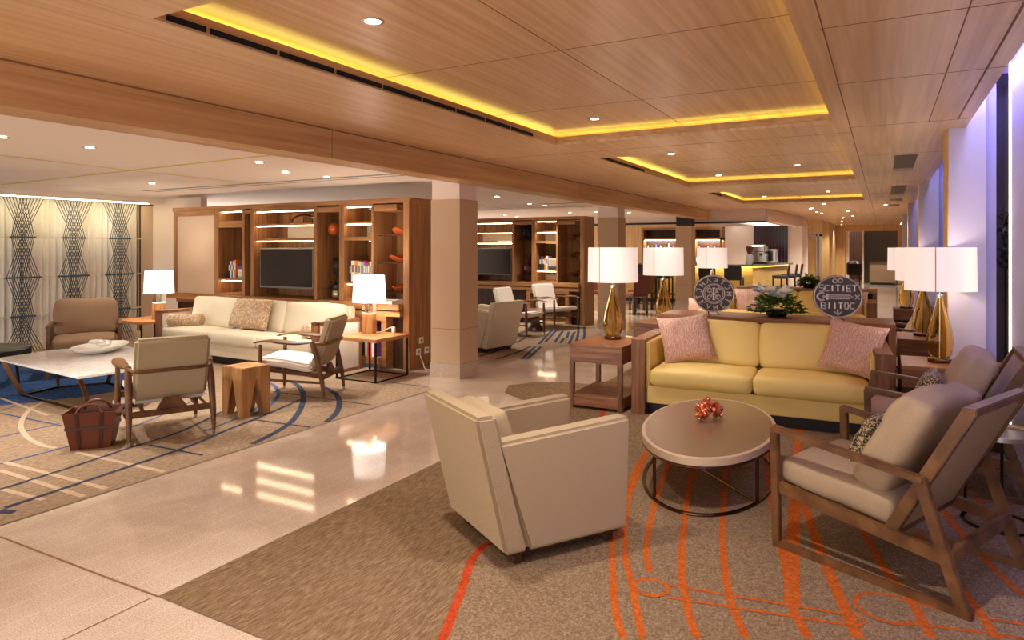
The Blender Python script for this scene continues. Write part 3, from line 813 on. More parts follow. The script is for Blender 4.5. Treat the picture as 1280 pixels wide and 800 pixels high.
for ci, (tp, na, wi, lab) in enumerate((((3,55), (14,43), (8,50), 'leftmost'), ((68,116), (79,106), (74,110), 'middle'), ((128,169), (138,162), (133,166), 'rightmost'))):
    yc = (ywall(tp[0])+ywall(tp[1]))/2
    t = thing('string_screen', 'hourglass screen of crossed dark cords on the cream wall, %s of three' % lab, 'wall art', (-11.2, yc, 0), 0, 'string screens on the cream wall')
    spans = [tp, na, wi, na, tp]
    bb = nb(); N = 8
    for s in range(4):
        A, B_ = spans[s], spans[s+1]
        for i in range(N):
            for fam in (0, 1):
                u = i/(N-1)
                if fam == 0: u0, u1 = u*.55, .45+u*.55
                else: u0, u1 = 1-u*.55, 1-(.45+u*.55)
                ya = ywall(A[0]+(A[1]-A[0])*u0)-yc; yb = ywall(B_[0]+(B_[1]-B_[0])*u1)-yc
                tube(bb, [(0, ya, zs[s]), (0, yb, zs[s+1])], .0052, 4)
    obj('cord_net', bb, 'cord', t, smooth=False)
    for z, sp in ((1.71, na), (1.11, wi), (.53, na)):
        bb = nb(); box(bb, -.012, .012, ywall(sp[0])-yc-.02, ywall(sp[1])-yc+.02, z-.012, z+.012); obj('cross_bar', bb, 'bluebar', t, smooth=False)
for k, z in enumerate((1.71, 1.11, .53)):
    bb = nb(); box(bb, -11.235, -11.215, 4.6, 7.05, z-.009, z+.009)
    tag(obj('rail', bb, 'creambar', smooth=False), 'thin cream rail across the string screens, %s' % ['the top one', 'the middle one', 'the lowest one'][k], 'rail')

# ================================================================== SEATING
def sofa(label, loc, rotz, w, cloth, seats, wood_m, depth=.9, arm=.13, arm_h=.70, backs=2, side_cloth=None):
    """front faces local -y, origin at floor centre of the front edge"""
    t = thing('sofa', label, 'sofa', loc, rotz)
    hw = w/2
    for s in (-1, 1):
        o0, o1 = (s*hw, s*(hw-arm))
        x0, x1 = min(o0, o1), max(o0, o1)
        bb = nb()
        xo = s*hw; xi = s*(hw-.045)
        if side_cloth:
            box(bb, x0, x1, 0, .05, .0, arm_h, .003); box(bb, x0, x1, 0, depth, arm_h-.04, arm_h, .003); box(bb, x0, x1, depth-.05, depth, 0, arm_h, .003); box(bb, x0, x1, 0, depth, .0, .04, .003)
            obj('arm_frame', bb, wood_m, t)
            bb = nb(); box(bb, x0+.012, x1-.012, .03, depth-.03, .04, arm_h-.03, .004); obj('arm_panel', bb, side_cloth, t)
        else:
            box(bb, x0, x1, 0, depth, .0, arm_h, .004)
            obj('arm', bb, wood_m, t)
            bb = nb(); box(bb, min(s*(hw-arm), s*(hw-arm-.03)), max(s*(hw-arm), s*(hw-arm-.03)), .03, depth-.05, .12, arm_h-.02, .012, seg=2); obj('arm_lining', bb, cloth, t)
    iw = hw-arm-.002
    bb = nb(); box(bb, -iw, iw, .03, depth, .11, .27, .01, seg=2); obj('base', bb, cloth, t)
    bb = nb(); box(bb, -iw, iw, .1, depth-.05, 0, .11); obj('plinth', bb, 'black', t)
    bb = nb(); hull8(bb, [(-iw,depth-.14,.11), (iw,depth-.14,.11), (iw,depth,.11), (-iw,depth,.11), (-iw,depth-.1,.80), (iw,depth-.1,.80), (iw,depth,.80), (-iw,depth,.80)], .02); obj('back', bb, cloth, t)
    cw = 2*(iw-.03)/seats
    for i in range(seats):
        x = -iw+.03+cw*i
        bb = nb(); softbox(bb, x+.003, x+cw-.003, .0, depth-.3, .27, .43, .045, .028, .006, i+1, .006); obj('seat_cushion', bb, cloth, t)
    cw = 2*(iw-.03)/backs
    for i in range(backs):
        x = -iw+.03+cw*i
        mt = Matrix.Translation((0, depth-.33, .42)) @ Matrix.Rotation(R(-10), 4, 'X')
        bb = nb(); softbox(bb, x+.003, x+cw-.003, 0, .19, .0, .43, .05, .012, .02, i+4, .008, M4=mt); obj('back_cushion', bb, cloth, t)
    return t
s1 = sofa('long yellow leather sofa with walnut arm panels behind the oval coffee table', (-1.0, 6.1, 0), R(3.2), 2.14, 'yellow', 2, 'walnut')
sofa('yellow leather sofa facing away beyond the walnut console with coins', (-1.05, 8.75, 0), PI, 2.1, 'yellow', 2, 'walnut')
s3 = sofa('yellow leather sofa farther back, facing us in front of the bar', (-1.25, 11.45, 0), 0, 2.3, 'yellow', 2, 'walnut', arm_h=.72)
s2 = sofa('long cream sofa with dark wood trimmed arms in front of the near bookcase', (-7.48, 5.88, 0), R(-1), 3.2, 'cream', 3, 'walnut', depth=.77, arm=.1, arm_h=.66, backs=3, side_cloth='seatcream')

def scatter(label, loc, rx, rz, w, h, t, mat, seed, cat='cushion', ry=0, group=None):
    bb = nb(); mt = Matrix.Rotation(R(rx), 4, 'X') @ Matrix.Rotation(R(ry), 4, 'Y')
    pillow(bb, w, h, t, mt, seed)
    o = obj('cushion', bb, mat, loc=loc, rotz=R(rz)); return tag(o, label, cat, group)
scatter('pink striped cushion at the left end of the near yellow sofa', (-1.62, 6.47, .455), -22, 22, .50, .47, .16, 'pink', 1, ry=-8)
scatter('pink striped cushion at the right end of the near yellow sofa', (-.30, 6.52, .455), -22, -16, .50, .48, .16, 'pink', 2, ry=8)
scatter('pink cushion at the left end of the farther yellow sofa', (-1.95, 11.85, .455), -22, 10, .48, .45, .16, 'pink', 3, ry=-5)
scatter('pink striped cushion at the right end of the farther yellow sofa', (-.52, 11.85, .455), -22, -10, .48, .46, .16, 'pink', 4, ry=6)
scatter('pink cushion beside the second amber lamp, on the sofa facing away', (-2.0, 8.5, .455), 8, 160, .46, .46, .14, 'pink', 5)
scatter('tapestry square cushion on the cream sofa, right of the overlapping pair', (-7.36, 6.16, .455), -20, 6, .46, .42, .15, 'tapestry', 6, group='tapestry cushions on the cream sofa')
scatter('tapestry square cushion on the cream sofa, left of the overlapping pair', (-7.74, 6.22, .455), -20, -8, .44, .42, .15, 'tapestry', 7, group='tapestry cushions on the cream sofa')
for k, (x, lab) in enumerate(((-8.72, 'tapestry bolster at the left end of the cream sofa'), (-6.17, 'tapestry bolster at the right end of the cream sofa'))):
    bb = nb(); n = 20; L = .5
    prof = [(0,0), (.06,.004), (.085,.02), (.09,.05), (.09,L-.05), (.085,L-.02), (.06,L-.004), (0,L)]
    lathe(bb, prof, n)
    bmesh.ops.rotate(bb, verts=bb.verts, matrix=Matrix.Rotation(R(-90), 3, 'X'))
    o = obj('bolster', bb, 'tapestry', loc=(x, 5.93, .53), rotz=R(-4 if k == 0 else 2))
    tag(o, lab, 'cushion', 'tapestry bolsters')
    if k == 0: o.rotation_euler = (0,0,R(-62)); o.location = (-8.88, 5.98, .525)

# --- tub chair
def tub(label, loc, rotz, cloth, w=.66, d=.68):
    """front is local +y, origin floor centre"""
    t = thing('tub_chair', label, 'armchair', loc, rotz)
    hw, hd = w/2, d/2
    bb = nb()   # leaning back shell
    hull8(bb, [(-hw,-hd,.07), (hw,-hd,.07), (hw,-hd+.13,.07), (-hw,-hd+.13,.07), (-hw-.01,-hd-.165,.755), (hw+.01,-hd-.165,.755), (hw+.01,-hd-.055,.755), (-hw-.01,-hd-.055,.755)], .018); obj('back', bb, cloth, t)
    for s in (-1, 1):
        a, c = s*hw, s*(hw-.11)
        x0, x1 = min(a, c), max(a, c)
        bb = nb(); hull8(bb, [(x0,-hd+.13,.07), (x1,-hd+.13,.07), (x1,hd,.07), (x0,hd,.07), (x0,-hd-.05,.615), (x1,-hd-.05,.615), (x1,hd+.02,.655), (x0,hd+.02,.655)], .018, 3)
        obj('arm', bb, cloth, t)
    bb = nb(); box(bb, -hw+.1, hw-.1, -hd+.1, hd-.03, .07, .26, .01); obj('seat_base', bb, cloth, t)
    bb = nb(); softbox(bb, -hw+.115, hw-.115, -hd+.16, hd-.02, .26, .42, .04, .02); obj('seat_cushion', bb, cloth, t)
    mt = Matrix.Translation((0, -hd+.05, .40)) @ Matrix.Rotation(R(17), 4, 'X')
    bb = nb(); softbox(bb, -hw+.115, hw-.115, -.02, .12, 0, .33, .04, .0, .02, M4=mt); obj('back_cushion', bb, cloth, t)
    bb = nb(); box(bb, -hw+.04, hw-.04, -hd+.05, hd-.04, .045, .07); obj('base_frame', bb, 'darkwood', t)
    for sx in (-1, 1):
        for sy in (-1, 1):
            bb = nb(); box(bb, sx*(hw-.07)-.025, sx*(hw-.07)+.025, sy*(hd-.09)-.025, sy*(hd-.09)+.025, 0, .046, .003); obj('leg', bb, 'darkwood', t)
    return t
a, c_, e = Vector(W(560,641,.07)), Vector(W(635,695,.07)), Vector(W(790,664,.07))
lat = (a-c_); fw = (e-c_)
ang = math.atan2(fw.y, fw.x)*.5+(math.atan2(lat.y, lat.x)-PI/2)*.5
fdir = Vector((math.cos(ang), math.sin(ang))); ldir = Vector((-fdir.y, fdir.x))
cen = c_+ldir*.33+fdir*.35
tub1 = tub('beige linen tub armchair in the foreground, seen from behind', (cen.x, cen.y, 0), ang-PI/2, 'linen', .68, .73)
p0, p1 = Vector(W(613,436,.07)), Vector(W(642,431,.07))
print('tub2', p0, p1, 'ang', math.degrees(ang))
lt = (p1-p0).normalized(); fd = Vector((-lt.y, lt.x)); cc = (p0+p1)/2+fd*.35
o = tub('cream tub armchair half hidden behind the near column', (cc.x, cc.y, 0), math.atan2(fd.y, fd.x)-PI/2, 'cream', .66, .70)

# --- Danish style lounge chair
def lounge(label, loc, heading, back_m, seat_m, group=None):
    t = thing('lounge_chair', label, 'armchair', loc, look(heading), group)
    hw = .31
    for s in (-1, 1):
        bb = nb(); tube(bb, [(s*hw,-.33,.035), (s*hw,-.31,.2), (s*(hw-.005),-.25,.46), (s*(hw-.01),-.20,.60)], [.014,.024,.029,.026], 10); o = obj('rear_leg', bb, 'chairwood', t)
        b2 = nb(); tube(b2, [(s*hw,-.333,0), (s*hw,-.33,.036)], [.011,.0135], 8); obj('foot_cap', b2, 'steel', o)
        bb = nb(); tube(bb, [(s*hw,.34,.035), (s*hw,.335,.25), (s*hw,.33,.57)], [.014,.025,.018], 10); o = obj('front_leg', bb, 'chairwood', t)
        b2 = nb(); tube(b2, [(s*hw,.342,0), (s*hw,.34,.036)], [.011,.0135], 8); obj('foot_cap', b2, 'steel', o)
        bb = nb(); pts = smooth_pts([(s*(hw-.01),-.21,.60), (s*(hw+.005),-.08,.588), (s*(hw+.015),.08,.60), (s*(hw+.012),.22,.612), (s*(hw-.015),.34,.60), (s*(hw-.03),.41,.585)], 4)
        k = len(pts); tube(bb, pts, [.024+.032*math.sin(PI*min(1, i/(k-1)*1.25))**2 if i < k-2 else .016 for i in range(k)], 12, flat=.42)
        obj('armrest', bb, 'chairwood', t)
        bb = nb(); tube(bb, [(s*hw,-.31,.19), (s*hw,.335,.22)], [.013,.013], 8); obj('side_stretcher', bb, 'chairwood', t)
        bb = nb(); beam(bb, (s*.2,.33,.30), (s*.2,-.28,.235), .022, .035, .005); obj('seat_rail', bb, 'chairwood', t)
    bb = nb(); beam(bb, (-hw,.335,.29), (hw,.335,.29), .025, .045, .005); obj('front_rail', bb, 'chairwood', t)
    bb = nb(); beam(bb, (-hw,-.30,.235), (hw,-.30,.235), .028, .05, .006); obj('rear_rail', bb, 'chairwood', t)
    bb = nb(); a = [(-.12,-.3,.25), (.12,-.3,.25), (.12,-.28,.25), (-.12,-.28,.25), (-.055,-.285,.345), (.055,-.285,.345), (.055,-.265,.345), (-.055,-.265,.345)]; hull8(bb, a, .003); obj('back_bracket', bb, 'chairwood', t)
    bb = nb(); tube(bb, [(-hw+.01,-.225,.585), (-.27,-.325,.578), (-.2,-.34,.575), (.2,-.34,.575), (.27,-.325,.578), (hw-.01,-.225,.585)], .015, 8); obj('back_crossbar', bb, 'chairwood', t)
    path = [(p.x, p.y) for p in smooth_pts([(.37,.395,0), (.1,.372,0), (-.1,.335,0), (-.18,.345,0), (-.235,.43,0), (-.30,.62,0), (-.37,.84,0)], 5)]
    bb = nb(); slab(bb, path[:16], .085, -.275, .275, .025); obj('seat', bb, seat_m, t)
    bb = nb(); slab(bb, path[15:], .08, -.275, .275, .025); obj('backrest', bb, back_m, t)
    return t
r1, r2 = Vector(W(162,558)), Vector(W(267,543)); m = (r1+r2)/2; h1 = 156
l1 = lounge('beige lounge chair with teak frame seen from behind beside the leather basket', (m.x+.33*math.cos(R(h1)), m.y+.33*math.sin(R(h1)), 0), h1, 'linen2', 'seatcream', 'teak lounge chairs')
r1, r2 = Vector(W(407,502)), Vector(W(428,487)); m = (r1+r2)/2; h2 = 205
dup(l1, (m.x+.33*math.cos(R(h2)), m.y+.33*math.sin(R(h2)), 0), look(h2), 'beige lounge chair with teak arms seen from the side, right of the wooden stump stool', 'teak lounge chairs')
dup(l1, (-5.67, 10.5, 0), look(-3), 'lounge chair behind the cream tub armchair in front of the far bookcase', 'teak lounge chairs')
dup(l1, (-5.62, 11.86, 0), look(-22), 'rightmost teak lounge chair, directly in front of the far bookcase', 'teak lounge chairs')
for o in [o for o in bpy.data.objects if o.parent and o.name.startswith(('seat', 'backrest')) and o.parent.name.startswith('lounge_chair.00')]:
    if o.name.startswith('backrest') and o.parent.name != 'lounge_chair.001': o.data = o.data.copy(); o.data.materials[0] = M['seatcream']

# --- taupe rocker style lounge chairs at the right
def rocker(label, loc, heading):
    t = thing('lounge_chair', label, 'armchair', loc, look(heading))
    hw = .36
    for s in (-1, 1):
        x = s*hw
        bb = nb(); beam(bb, (x,-.45,.02), (x,.45,.02), .03, .04, .004); obj('runner', bb, 'chairwood', t)
        bb = nb(); beam(bb, (x,.43,.02), (x,.445,.61), .042, .034, .004, side=(0,1,0)); obj('front_leg', bb, 'chairwood', t)
        bb = nb(); beam(bb, (x,-.42,.02), (x,-.25,.54), .05, .034, .004, side=(0,1,0)); obj('rear_leg', bb, 'chairwood', t)
        bb = nb(); beam(bb, (x,.46,.615), (x,-.27,.535), .055, .028, .004); obj('armrest', bb, 'chairwood', t)
        bb = nb(); beam(bb, (x*.97,.44,.315), (x*.97,-.36,.22), .03, .06, .004); obj('seat_rail', bb, 'chairwood', t)
        bb = nb(); beam(bb, (s*.315,-.10,.24), (s*.315,-.43,.86), .045, .055, .004, side=(1,0,0)); obj('back_post', bb, 'chairwood', t)
    bb = nb(); beam(bb, (-hw,.43,.31), (hw,.43,.31), .03, .05, .004); obj('front_rail', bb, 'chairwood', t)
    bb = nb(); beam(bb, (-hw,-.36,.23), (hw,-.36,.23), .035, .06, .004); obj('rear_rail', bb, 'chairwood', t)
    bb = nb(); beam(bb, (-.337,-.43,.86), (.337,-.43,.86), .055, .035, .004); obj('top_rail', bb, 'chairwood', t)
    bb = nb(); beam(bb, (-.29,-.12,.255), (.29,-.12,.255), .03, .04, .003); obj('lower_back_rail', bb, 'chairwood', t)
    bb = nb(); hull8(bb, [(-.295,-.145,.27), (.295,-.145,.27), (.295,-.12,.275), (-.295,-.12,.275), (-.295,-.44,.845), (.295,-.44,.845), (.295,-.415,.85), (-.295,-.415,.85)]); obj('back_panel', bb, 'taupe', t)
    mt = Matrix.Translation((0, .0, .31)) @ Matrix.Rotation(R(5), 4, 'X')
    bb = nb(); softbox(bb, -.32, .32, -.12, .46, -.03, .11, .05, .025, .01, 3, .012, M4=mt); obj('seat_cushion', bb, 'taupe', t)
    bb = nb()
    mt = Matrix.Translation((0, -.02, .40)) @ Matrix.Rotation(R(28), 4, 'X')
    softbox(bb, -.31, .31, -.04, .13, -.02, .50, .05, .012, .012, 9, .022, M4=mt, n=14); obj('back_cushion', bb, 'taupe', t)
    return t
def wcol(y): return y
ra = rocker('near taupe lounge chair with angled wooden frame at the right picture edge', (.055, 3.87, 0), 156)
rb = dup(ra, (.36, 5.40, 0), look(178), 'second taupe lounge chair between the near one and the walnut side table')
rc = dup(ra, (.30, 9.6, 0), look(182), 'distant taupe lounge chair by the windows behind the walnut side tables')
def lumbar(label, loc, rx, rz, s):
    bb = nb(); pillow(bb, .42, .30, .13, Matrix.Rotation(R(rx), 4, 'X'), s); return tag(obj('cushion', bb, 'tweed', loc=loc, rotz=R(rz)), label, 'cushion')
# front heading unit vectors: put lumbar cushions in front of the back cushion
hA = Vector((math.cos(R(156)), math.sin(R(156))))
lumbar('black and gold woven cushion in the near taupe lounge chair', (.055+hA.x*.15, 3.87+hA.y*.15+.1, .43), 26, 156+90+180, 1)
lumbar('black and gold woven cushion in the second taupe lounge chair', (.36-.17, 5.42, .435), 26, 178+90+180, 2)

# --- brown armchair by the string wall
t = thing('armchair', 'wide brown cushioned wooden armchair in front of the string screens', 'armchair', (-8.75,4.78,0), look(-30))
hw = .37
for s in (-1, 1):
    for y in (.33, -.33):
        bb = nb(); box(bb, s*hw-.02, s*hw+.02, y-.025, y+.025, 0, .6, .003); obj('leg', bb, 'chairwood', t)
    bb = nb(); box(bb, s*hw-.025, s*hw+.025, -.36, .36, .595, .625, .004); obj('armrest', bb, 'chairwood', t)
    bb = nb(); box(bb, s*hw-.015, s*hw+.015, -.31, .31, .26, .31, .003); obj('side_rail', bb, 'chairwood', t)
bb = nb(); box(bb, -.35, .35, .30, .34, .24, .31, .003); obj('front_rail', bb, 'chairwood', t)
bb = nb(); box(bb, -.345, .345, -.345, -.32, .22, .82, .003); obj('back_frame', bb, 'chairwood', t)
bb = nb(); softbox(bb, -.34, .34, -.28, .36, .31, .46, .06, .02, .01, 5, .01); obj('seat_cushion', bb, 'brownc', t)
bb = nb(); softbox(bb, -.325, .325, -.05, .12, 0, .46, .06, .01, .03, 6, .012, M4=Matrix.Translation((0,-.25,.44)) @ Matrix.Rotation(R(8), 4, 'X')); obj('back_cushion', bb, 'brownc', t)
# --- black ottoman
t = thing('ottoman', 'black leather ottoman at the left picture edge beyond the marble table', 'ottoman', (-8.78,3.72,0), R(20))
bb = nb(); softbox(bb, -.4, .4, -.4, .4, .33, .43, .05, .04, .02, 2, .004)
for v in bb.verts:
    r_ = math.hypot(v.co.x, v.co.y)
    if r_ > .4: v.co.x *= .4/r_*1.05; v.co.y *= .4/r_*1.05
obj('cushion_pad', bb, 'black', t)
bb = nb(); lathe(bb, [(.0,.29), (.34,.29), (.36,.33), (0,.33)], 24); obj('frame', bb, 'blackm', t)
for k in range(4):
    a = PI/4+k*PI/2; bb = nb(); tube(bb, [(.3*math.cos(a), .3*math.sin(a), 0), (.27*math.cos(a), .27*math.sin(a), .3)], [.012,.018], 8); obj('leg', bb, 'blackm', t)

# ================================================================== TABLES
# oval coffee table
TC = (-1.05, 4.70)
t = thing('coffee_table', 'oval coffee table with taupe top and bronze ring base on the orange lined carpet', 'coffee table', (TC[0], TC[1], 0), 0)
A_, B_, TH = .43, .82, R(5)
def oval(f, z, n=64, da=0): return [((A_+da)*f*math.cos(2*PI*k/n)*math.cos(TH)-(B_+da)*f*math.sin(2*PI*k/n)*math.sin(TH), (A_+da)*f*math.cos(2*PI*k/n)*math.sin(TH)+(B_+da)*f*math.sin(2*PI*k/n)*math.cos(TH), z) for k in range(n)]
def ovring(bm, specs, n=64, cap0=True, cap1=True):
    rings = [[bm.verts.new(p) for p in oval(1, z, n, da)] for da, z in specs]
    for a, b in zip(rings, rings[1:]):
        for j in range(n): bm.faces.new((a[j], a[(j+1) % n], b[(j+1) % n], b[j]))
    if cap0: bm.faces.new(rings[0][::-1])
    if cap1: bm.faces.new(rings[-1])
bb = nb(); ovring(bb, [(-.006,.293), (0,.298), (0,.339), (-.004,.343), (-.024,.343), (-.026,.338)], 72); obj('rim', bb, 'tablerim', t)
bb = nb(); ovring(bb, [(-.025,.33), (-.025,.341)], 72); obj('tabletop', bb, 'tabletop', t)
bb = nb(); tube(bb, oval(1, .284, 72, -.012), .012, 8, True, .8); obj('upper_ring', bb, 'bronze', t)
bb = nb(); tube(bb, oval(1, .012, 72, -.014), .012, 8, True); obj('lower_ring', bb, 'bronze', t)
for k in range(4):
    p = oval(1, 0, 72, -.014)[[5, 30, 47, 65][k]]
    bb = nb(); tube(bb, [(p[0],p[1],.012), (p[0],p[1],.29)], .011, 8); obj('leg', bb, 'bronze', t)
pa, pb_ = oval(1, .012, 72, -.014)[30], oval(1, .012, 72, -.014)[65]
bb = nb(); tube(bb, [pa, pb_], .007, 6); obj('stretcher', bb, 'bronze', t)
# copper sculpture: two jack-like clusters
t = thing('copper_sculpture', 'shiny copper jack shaped ornament on the oval coffee table', 'ornament', (W(885,521,.36)[0], W(885,521,.36)[1], .343), 0)
def jack(cx, cy, cz, s, seed):
    rr = random.Random(seed); bb = nb()
    dirs = [Vector(d).normalized() for d in ((1,0,.2), (-1,.1,.1), (0,1,.3), (.1,-1,0), (.1,0,1), (0,.1,-1), (.7,.7,-.6), (-.7,-.7,.7), (-.7,.6,-.7), (.6,-.7,.6))]
    q_ = Matrix.Rotation(rr.random()*3, 3, 'X') @ Matrix.Rotation(rr.random()*3, 3, 'Y')
    for d in dirs:
        d = q_ @ d; p = Vector((cx, cy, cz))
        tube(bb, [p, p+d*s*.35, p+d*s*.6, p+d*s*.9, p+d*s], [s*.3,s*.24,s*.34,s*.32,s*.14], 10)
    return bb
obj('jack', jack(-.035,-.05,.055,.06,1), 'copper', t); obj('jack', jack(.04,.05,.055,.06,5), 'copper', t); obj('jack', jack(-.01,.02,.10,.05,9), 'copper', t)
mn = min((o.matrix_basis @ v.co).z for o in t.children for v in o.data.vertices)
t.location.z -= mn

# walnut side tables
def side_table(label, x0, x1, y0, y1, solid, rotz=0):
    t = thing('side_table', label, 'side table', ((x0+x1)/2, (y0+y1)/2, 0), rotz)
    w, d = (x1-x0)/2, (y1-y0)/2
    bb = nb(); box(bb, -w, w, -d, d, .60, .62, .003); obj('tabletop', bb, 'walnutx', t)
    bb = nb(); box(bb, -w+.003, w-.003, -d+.003, d-.003, .45, .60); obj('drawer_box', bb, 'walnutx', t)
    if solid:
        bb = nb(); box(bb, -w+.01, w-.01, -d+.05, d-.01, .0, .45); obj('cabinet', bb, 'darkwood', t)
    else:
        for sx in (-1, 1):
            for sy in (-1, 1):
                bb = nb(); box(bb, min(sx*w, sx*(w-.045)), max(sx*w, sx*(w-.045)), min(sy*d, sy*(d-.045)), max(sy*d, sy*(d-.045)), 0, .45, .002); obj('leg', bb, 'walnut', t)
        bb = nb(); box(bb, -w+.002, w-.002, -d+.002, d-.002, .03, .13, .003); obj('lower_shelf', bb, 'walnutx', t)
    return t
side_table('open walnut side table at the left end of the near yellow sofa', -2.68, -2.145, 5.99, 6.72, False)
side_table('walnut side table under the second amber lamp, left of the console', -2.72, -2.15, 8.05, 8.72, True)
side_table('nearest walnut side table by the windows, right of the near yellow sofa', .12, .83, 6.16, 6.74, True)
side_table('second walnut side table by the windows, directly behind the nearest one', .12, .72, 7.95, 8.62, True)
side_table('farthest walnut side table by the windows, beside the farther yellow sofa', .12, .72, 11.85, 12.14, True)
side_table('walnut side table at the left end of the farther yellow sofa', -2.85, -2.42, 11.5, 12.1, True)

# walnut consoles behind the sofas
def console(label, x0, x1, y0, y1, z, rz):
    cx, cy = (x0+x1)/2, (y0+y1)/2
    t = thing('console_table', label, 'console table', (cx, cy, 0), rz)
    w, d = (x1-x0)/2, (y1-y0)/2
    bb = nb(); box(bb, -w, w, -d, d, z-.05, z, .003); obj('tabletop', bb, 'walnutx', t)
    for s in (-1, 1):
        for sy in (-1, 1):
            bb = nb(); box(bb, min(s*w, s*(w-.06)), max(s*w, s*(w-.06)), min(sy*d, sy*(d-.06)), max(sy*d, sy*(d-.06)), 0, z-.05, .002); obj('leg', bb, 'walnut', t)
    bb = nb(); box(bb, -w+.06, w-.06, -.01, .01, .1, z-.05); obj('divider', bb, 'darkwood', t)
    bb = nb(); box(bb, -w+.01, w-.01, -d+.01, d-.01, .25, .29); obj('lower_shelf', bb, 'walnutx', t)
    return t
console('long walnut console holding the two carved coins behind the near yellow sofa', -2.13, .09, 7.14, 7.72, .84, R(1.5))
console('walnut console with a green plant behind the farther yellow sofa', -2.3, -.1, 12.42, 12.9, .86, 0)

# coins on stands
def coin(label, loc, r, heading, kind):
    t = thing('coin_sculpture', label, 'sculpture', loc, look(heading))
    # local +y faces the viewer
    sq = .93
    bb = nb(); lathe(bb, [(0,-.018), (r*.97,-.018), (r,-.010), (r,.010), (r*.97,.018), (0,.018)], 48)
    bmesh.ops.rotate(bb, verts=bb.verts, matrix=Matrix.Rotation(PI/2, 3, 'X'))
    for v in bb.verts:
        a = math.atan2(v.co.z, v.co.x); v.co.x *= 1+.012*math.sin(3*a); v.co.z *= sq+.01*math.sin(5*a+1); v.co.z += r
    obj('disc', bb, 'silverd', t)
    rel = nb(); Y = .020
    def P(x, z): return (-x*r, Y, r+z*r*sq)
    def st(pts, w=.035): tube(rel, [P(*p) for p in pts], w*r, 6, False, 1)
    def ring(cx, cz, rr, w=.03): tube(rel, [P(cx+rr*math.cos(k*PI/14), cz+rr*math.sin(k*PI/14)) for k in range(28)], w*r, 6, True)
    ring(0, 0, .96, .035)
    def curve(cx, cz, rr, a0, a1, w=.035): st([(cx+rr*math.cos(a0+(a1-a0)*k/8), cz+rr*math.sin(a0+(a1-a0)*k/8)) for k in range(9)], w)
    if kind == 'cross':
        ring(0, 0, .52); ring(0, 0, .44, .02)
        st([(0,-.34), (0,.34)], .04); st([(-.08,.3), (.08,.3)], .03); st([(-.08,-.3), (.08,-.3)], .03)
        for sx in (-1, 1):
            for sz in (-1, 1):
                curve(sx*.2, sz*.18, .11, 0, 2*PI*.8, .03); st([(sx*.2, sz*.18), (sx*.04, sz*.02)], .028)
        n = 13
        for k in range(n):
            a = 2*PI*k/n; ca, sa = math.cos(a), math.sin(a)
            def Q(u, v): return ((.74+v)*ca-u*sa, (.74+v)*sa+u*ca)
            m_ = k % 5
            if m_ == 0: st([Q(-.08,-.12), Q(-.08,.12)]); st([Q(.08,-.12), Q(.08,.12)]); st([Q(-.08,0), Q(.08,0)])
            elif m_ == 1: st([Q(.08,-.12), Q(-.06,-.12), Q(-.06,.12), Q(.08,.12)])
            elif m_ == 2: st([Q(0,-.13), Q(0,.13)]); st([Q(-.09,.12), Q(.09,.12)])
            elif m_ == 3: st([Q(-.08,-.12), Q(-.08,.12), Q(.07,.07), Q(-.06,0), Q(.09,-.12)])
            else: st([Q(-.09,-.12), Q(0,.12), Q(.09,-.12)])
    else:
        # sword between two rows of letter shapes
        st([(-.62,.0), (-.42,.0)], .05); st([(-.42,.14), (-.42,-.14)], .05); curve(-.66, 0, .17, .9, 2*PI-.9, .05)
        st([(-.4,.08), (.45,.08), (.6,0), (.45,-.08), (-.4,-.08)], .035); st([(-.38,0), (.5,0)], .025)
        st([(.68,.1), (.86,-.1)], .035); st([(.68,-.1), (.86,.1)], .035)
        def glyph(g, x, z, s=1):
            for seg in g: st([(x+u*.09*s, z+v*.14*s) for u, v in seg], .035)
        S_ = [[(1,1),(-1,1),(-1,.1),(1,-.1),(1,-1),(-1,-1)]]; C_ = [[(1,.9),(-.6,.9),(-1,0),(-.6,-.9),(1,-.9)]]
        I_ = [[(0,1),(0,-1)]]; T_ = [[(-1,1),(1,1)], [(0,1),(0,-1)]]; P_ = [[(-1,-1),(-1,1),(.8,.8),(.8,.1),(-1,0)]]; B_g = P_+[[(-1,0),(.9,-.3),(.8,-1),(-1,-1)]]; E_ = [[(1,1),(-1,1),(-1,-1),(1,-1)], [(-1,0),(.6,0)]]; O_ = [[(-1,0),(-.5,1),(.5,1),(1,0),(.5,-1),(-.5,-1),(-1,0)]]
        for k, g in enumerate((S_, C_, I_, T_, I_, E_, T_)): glyph(g, -.66+k*.22, .40-.0*k)
        for k, g in enumerate((B_g, I_, I_, T_, O_, C_)): glyph(g, -.58+k*.23, -.42)
        curve(-.12, .74, .09, 0, 6, .03); curve(.1, .76, .09, 0, 6, .03); st([(-.16,-.68), (0,-.86), (.16,-.68)]); st([(-.02,-.6), (0,-.8)])
    obj('relief', rel, 'silver', t)
    bb = nb(); beam(bb, (-.05,-.06,.0), (-.05,.05,.0), .012, .008, 0); beam(bb, (.05,-.06,.0), (.05,.05,.0), .012, .008, 0); beam(bb, (-.05,-.055,0), (-.02,-.022,r*.9), .01, .006, 0); beam(bb, (.05,-.055,0), (.02,-.022,r*.9), .01, .006, 0)
    obj('stand', bb, 'blackm', t)
    return t
coin('round silver coin sculpture with a central cross ring, left one on the console', (-1.60, 7.36, .846), .215, -72, 'cross')
coin('round silver coin sculpture with a sword and letters, right one on the console', (-.40, 7.34, .846), .225, -76, 'sword')

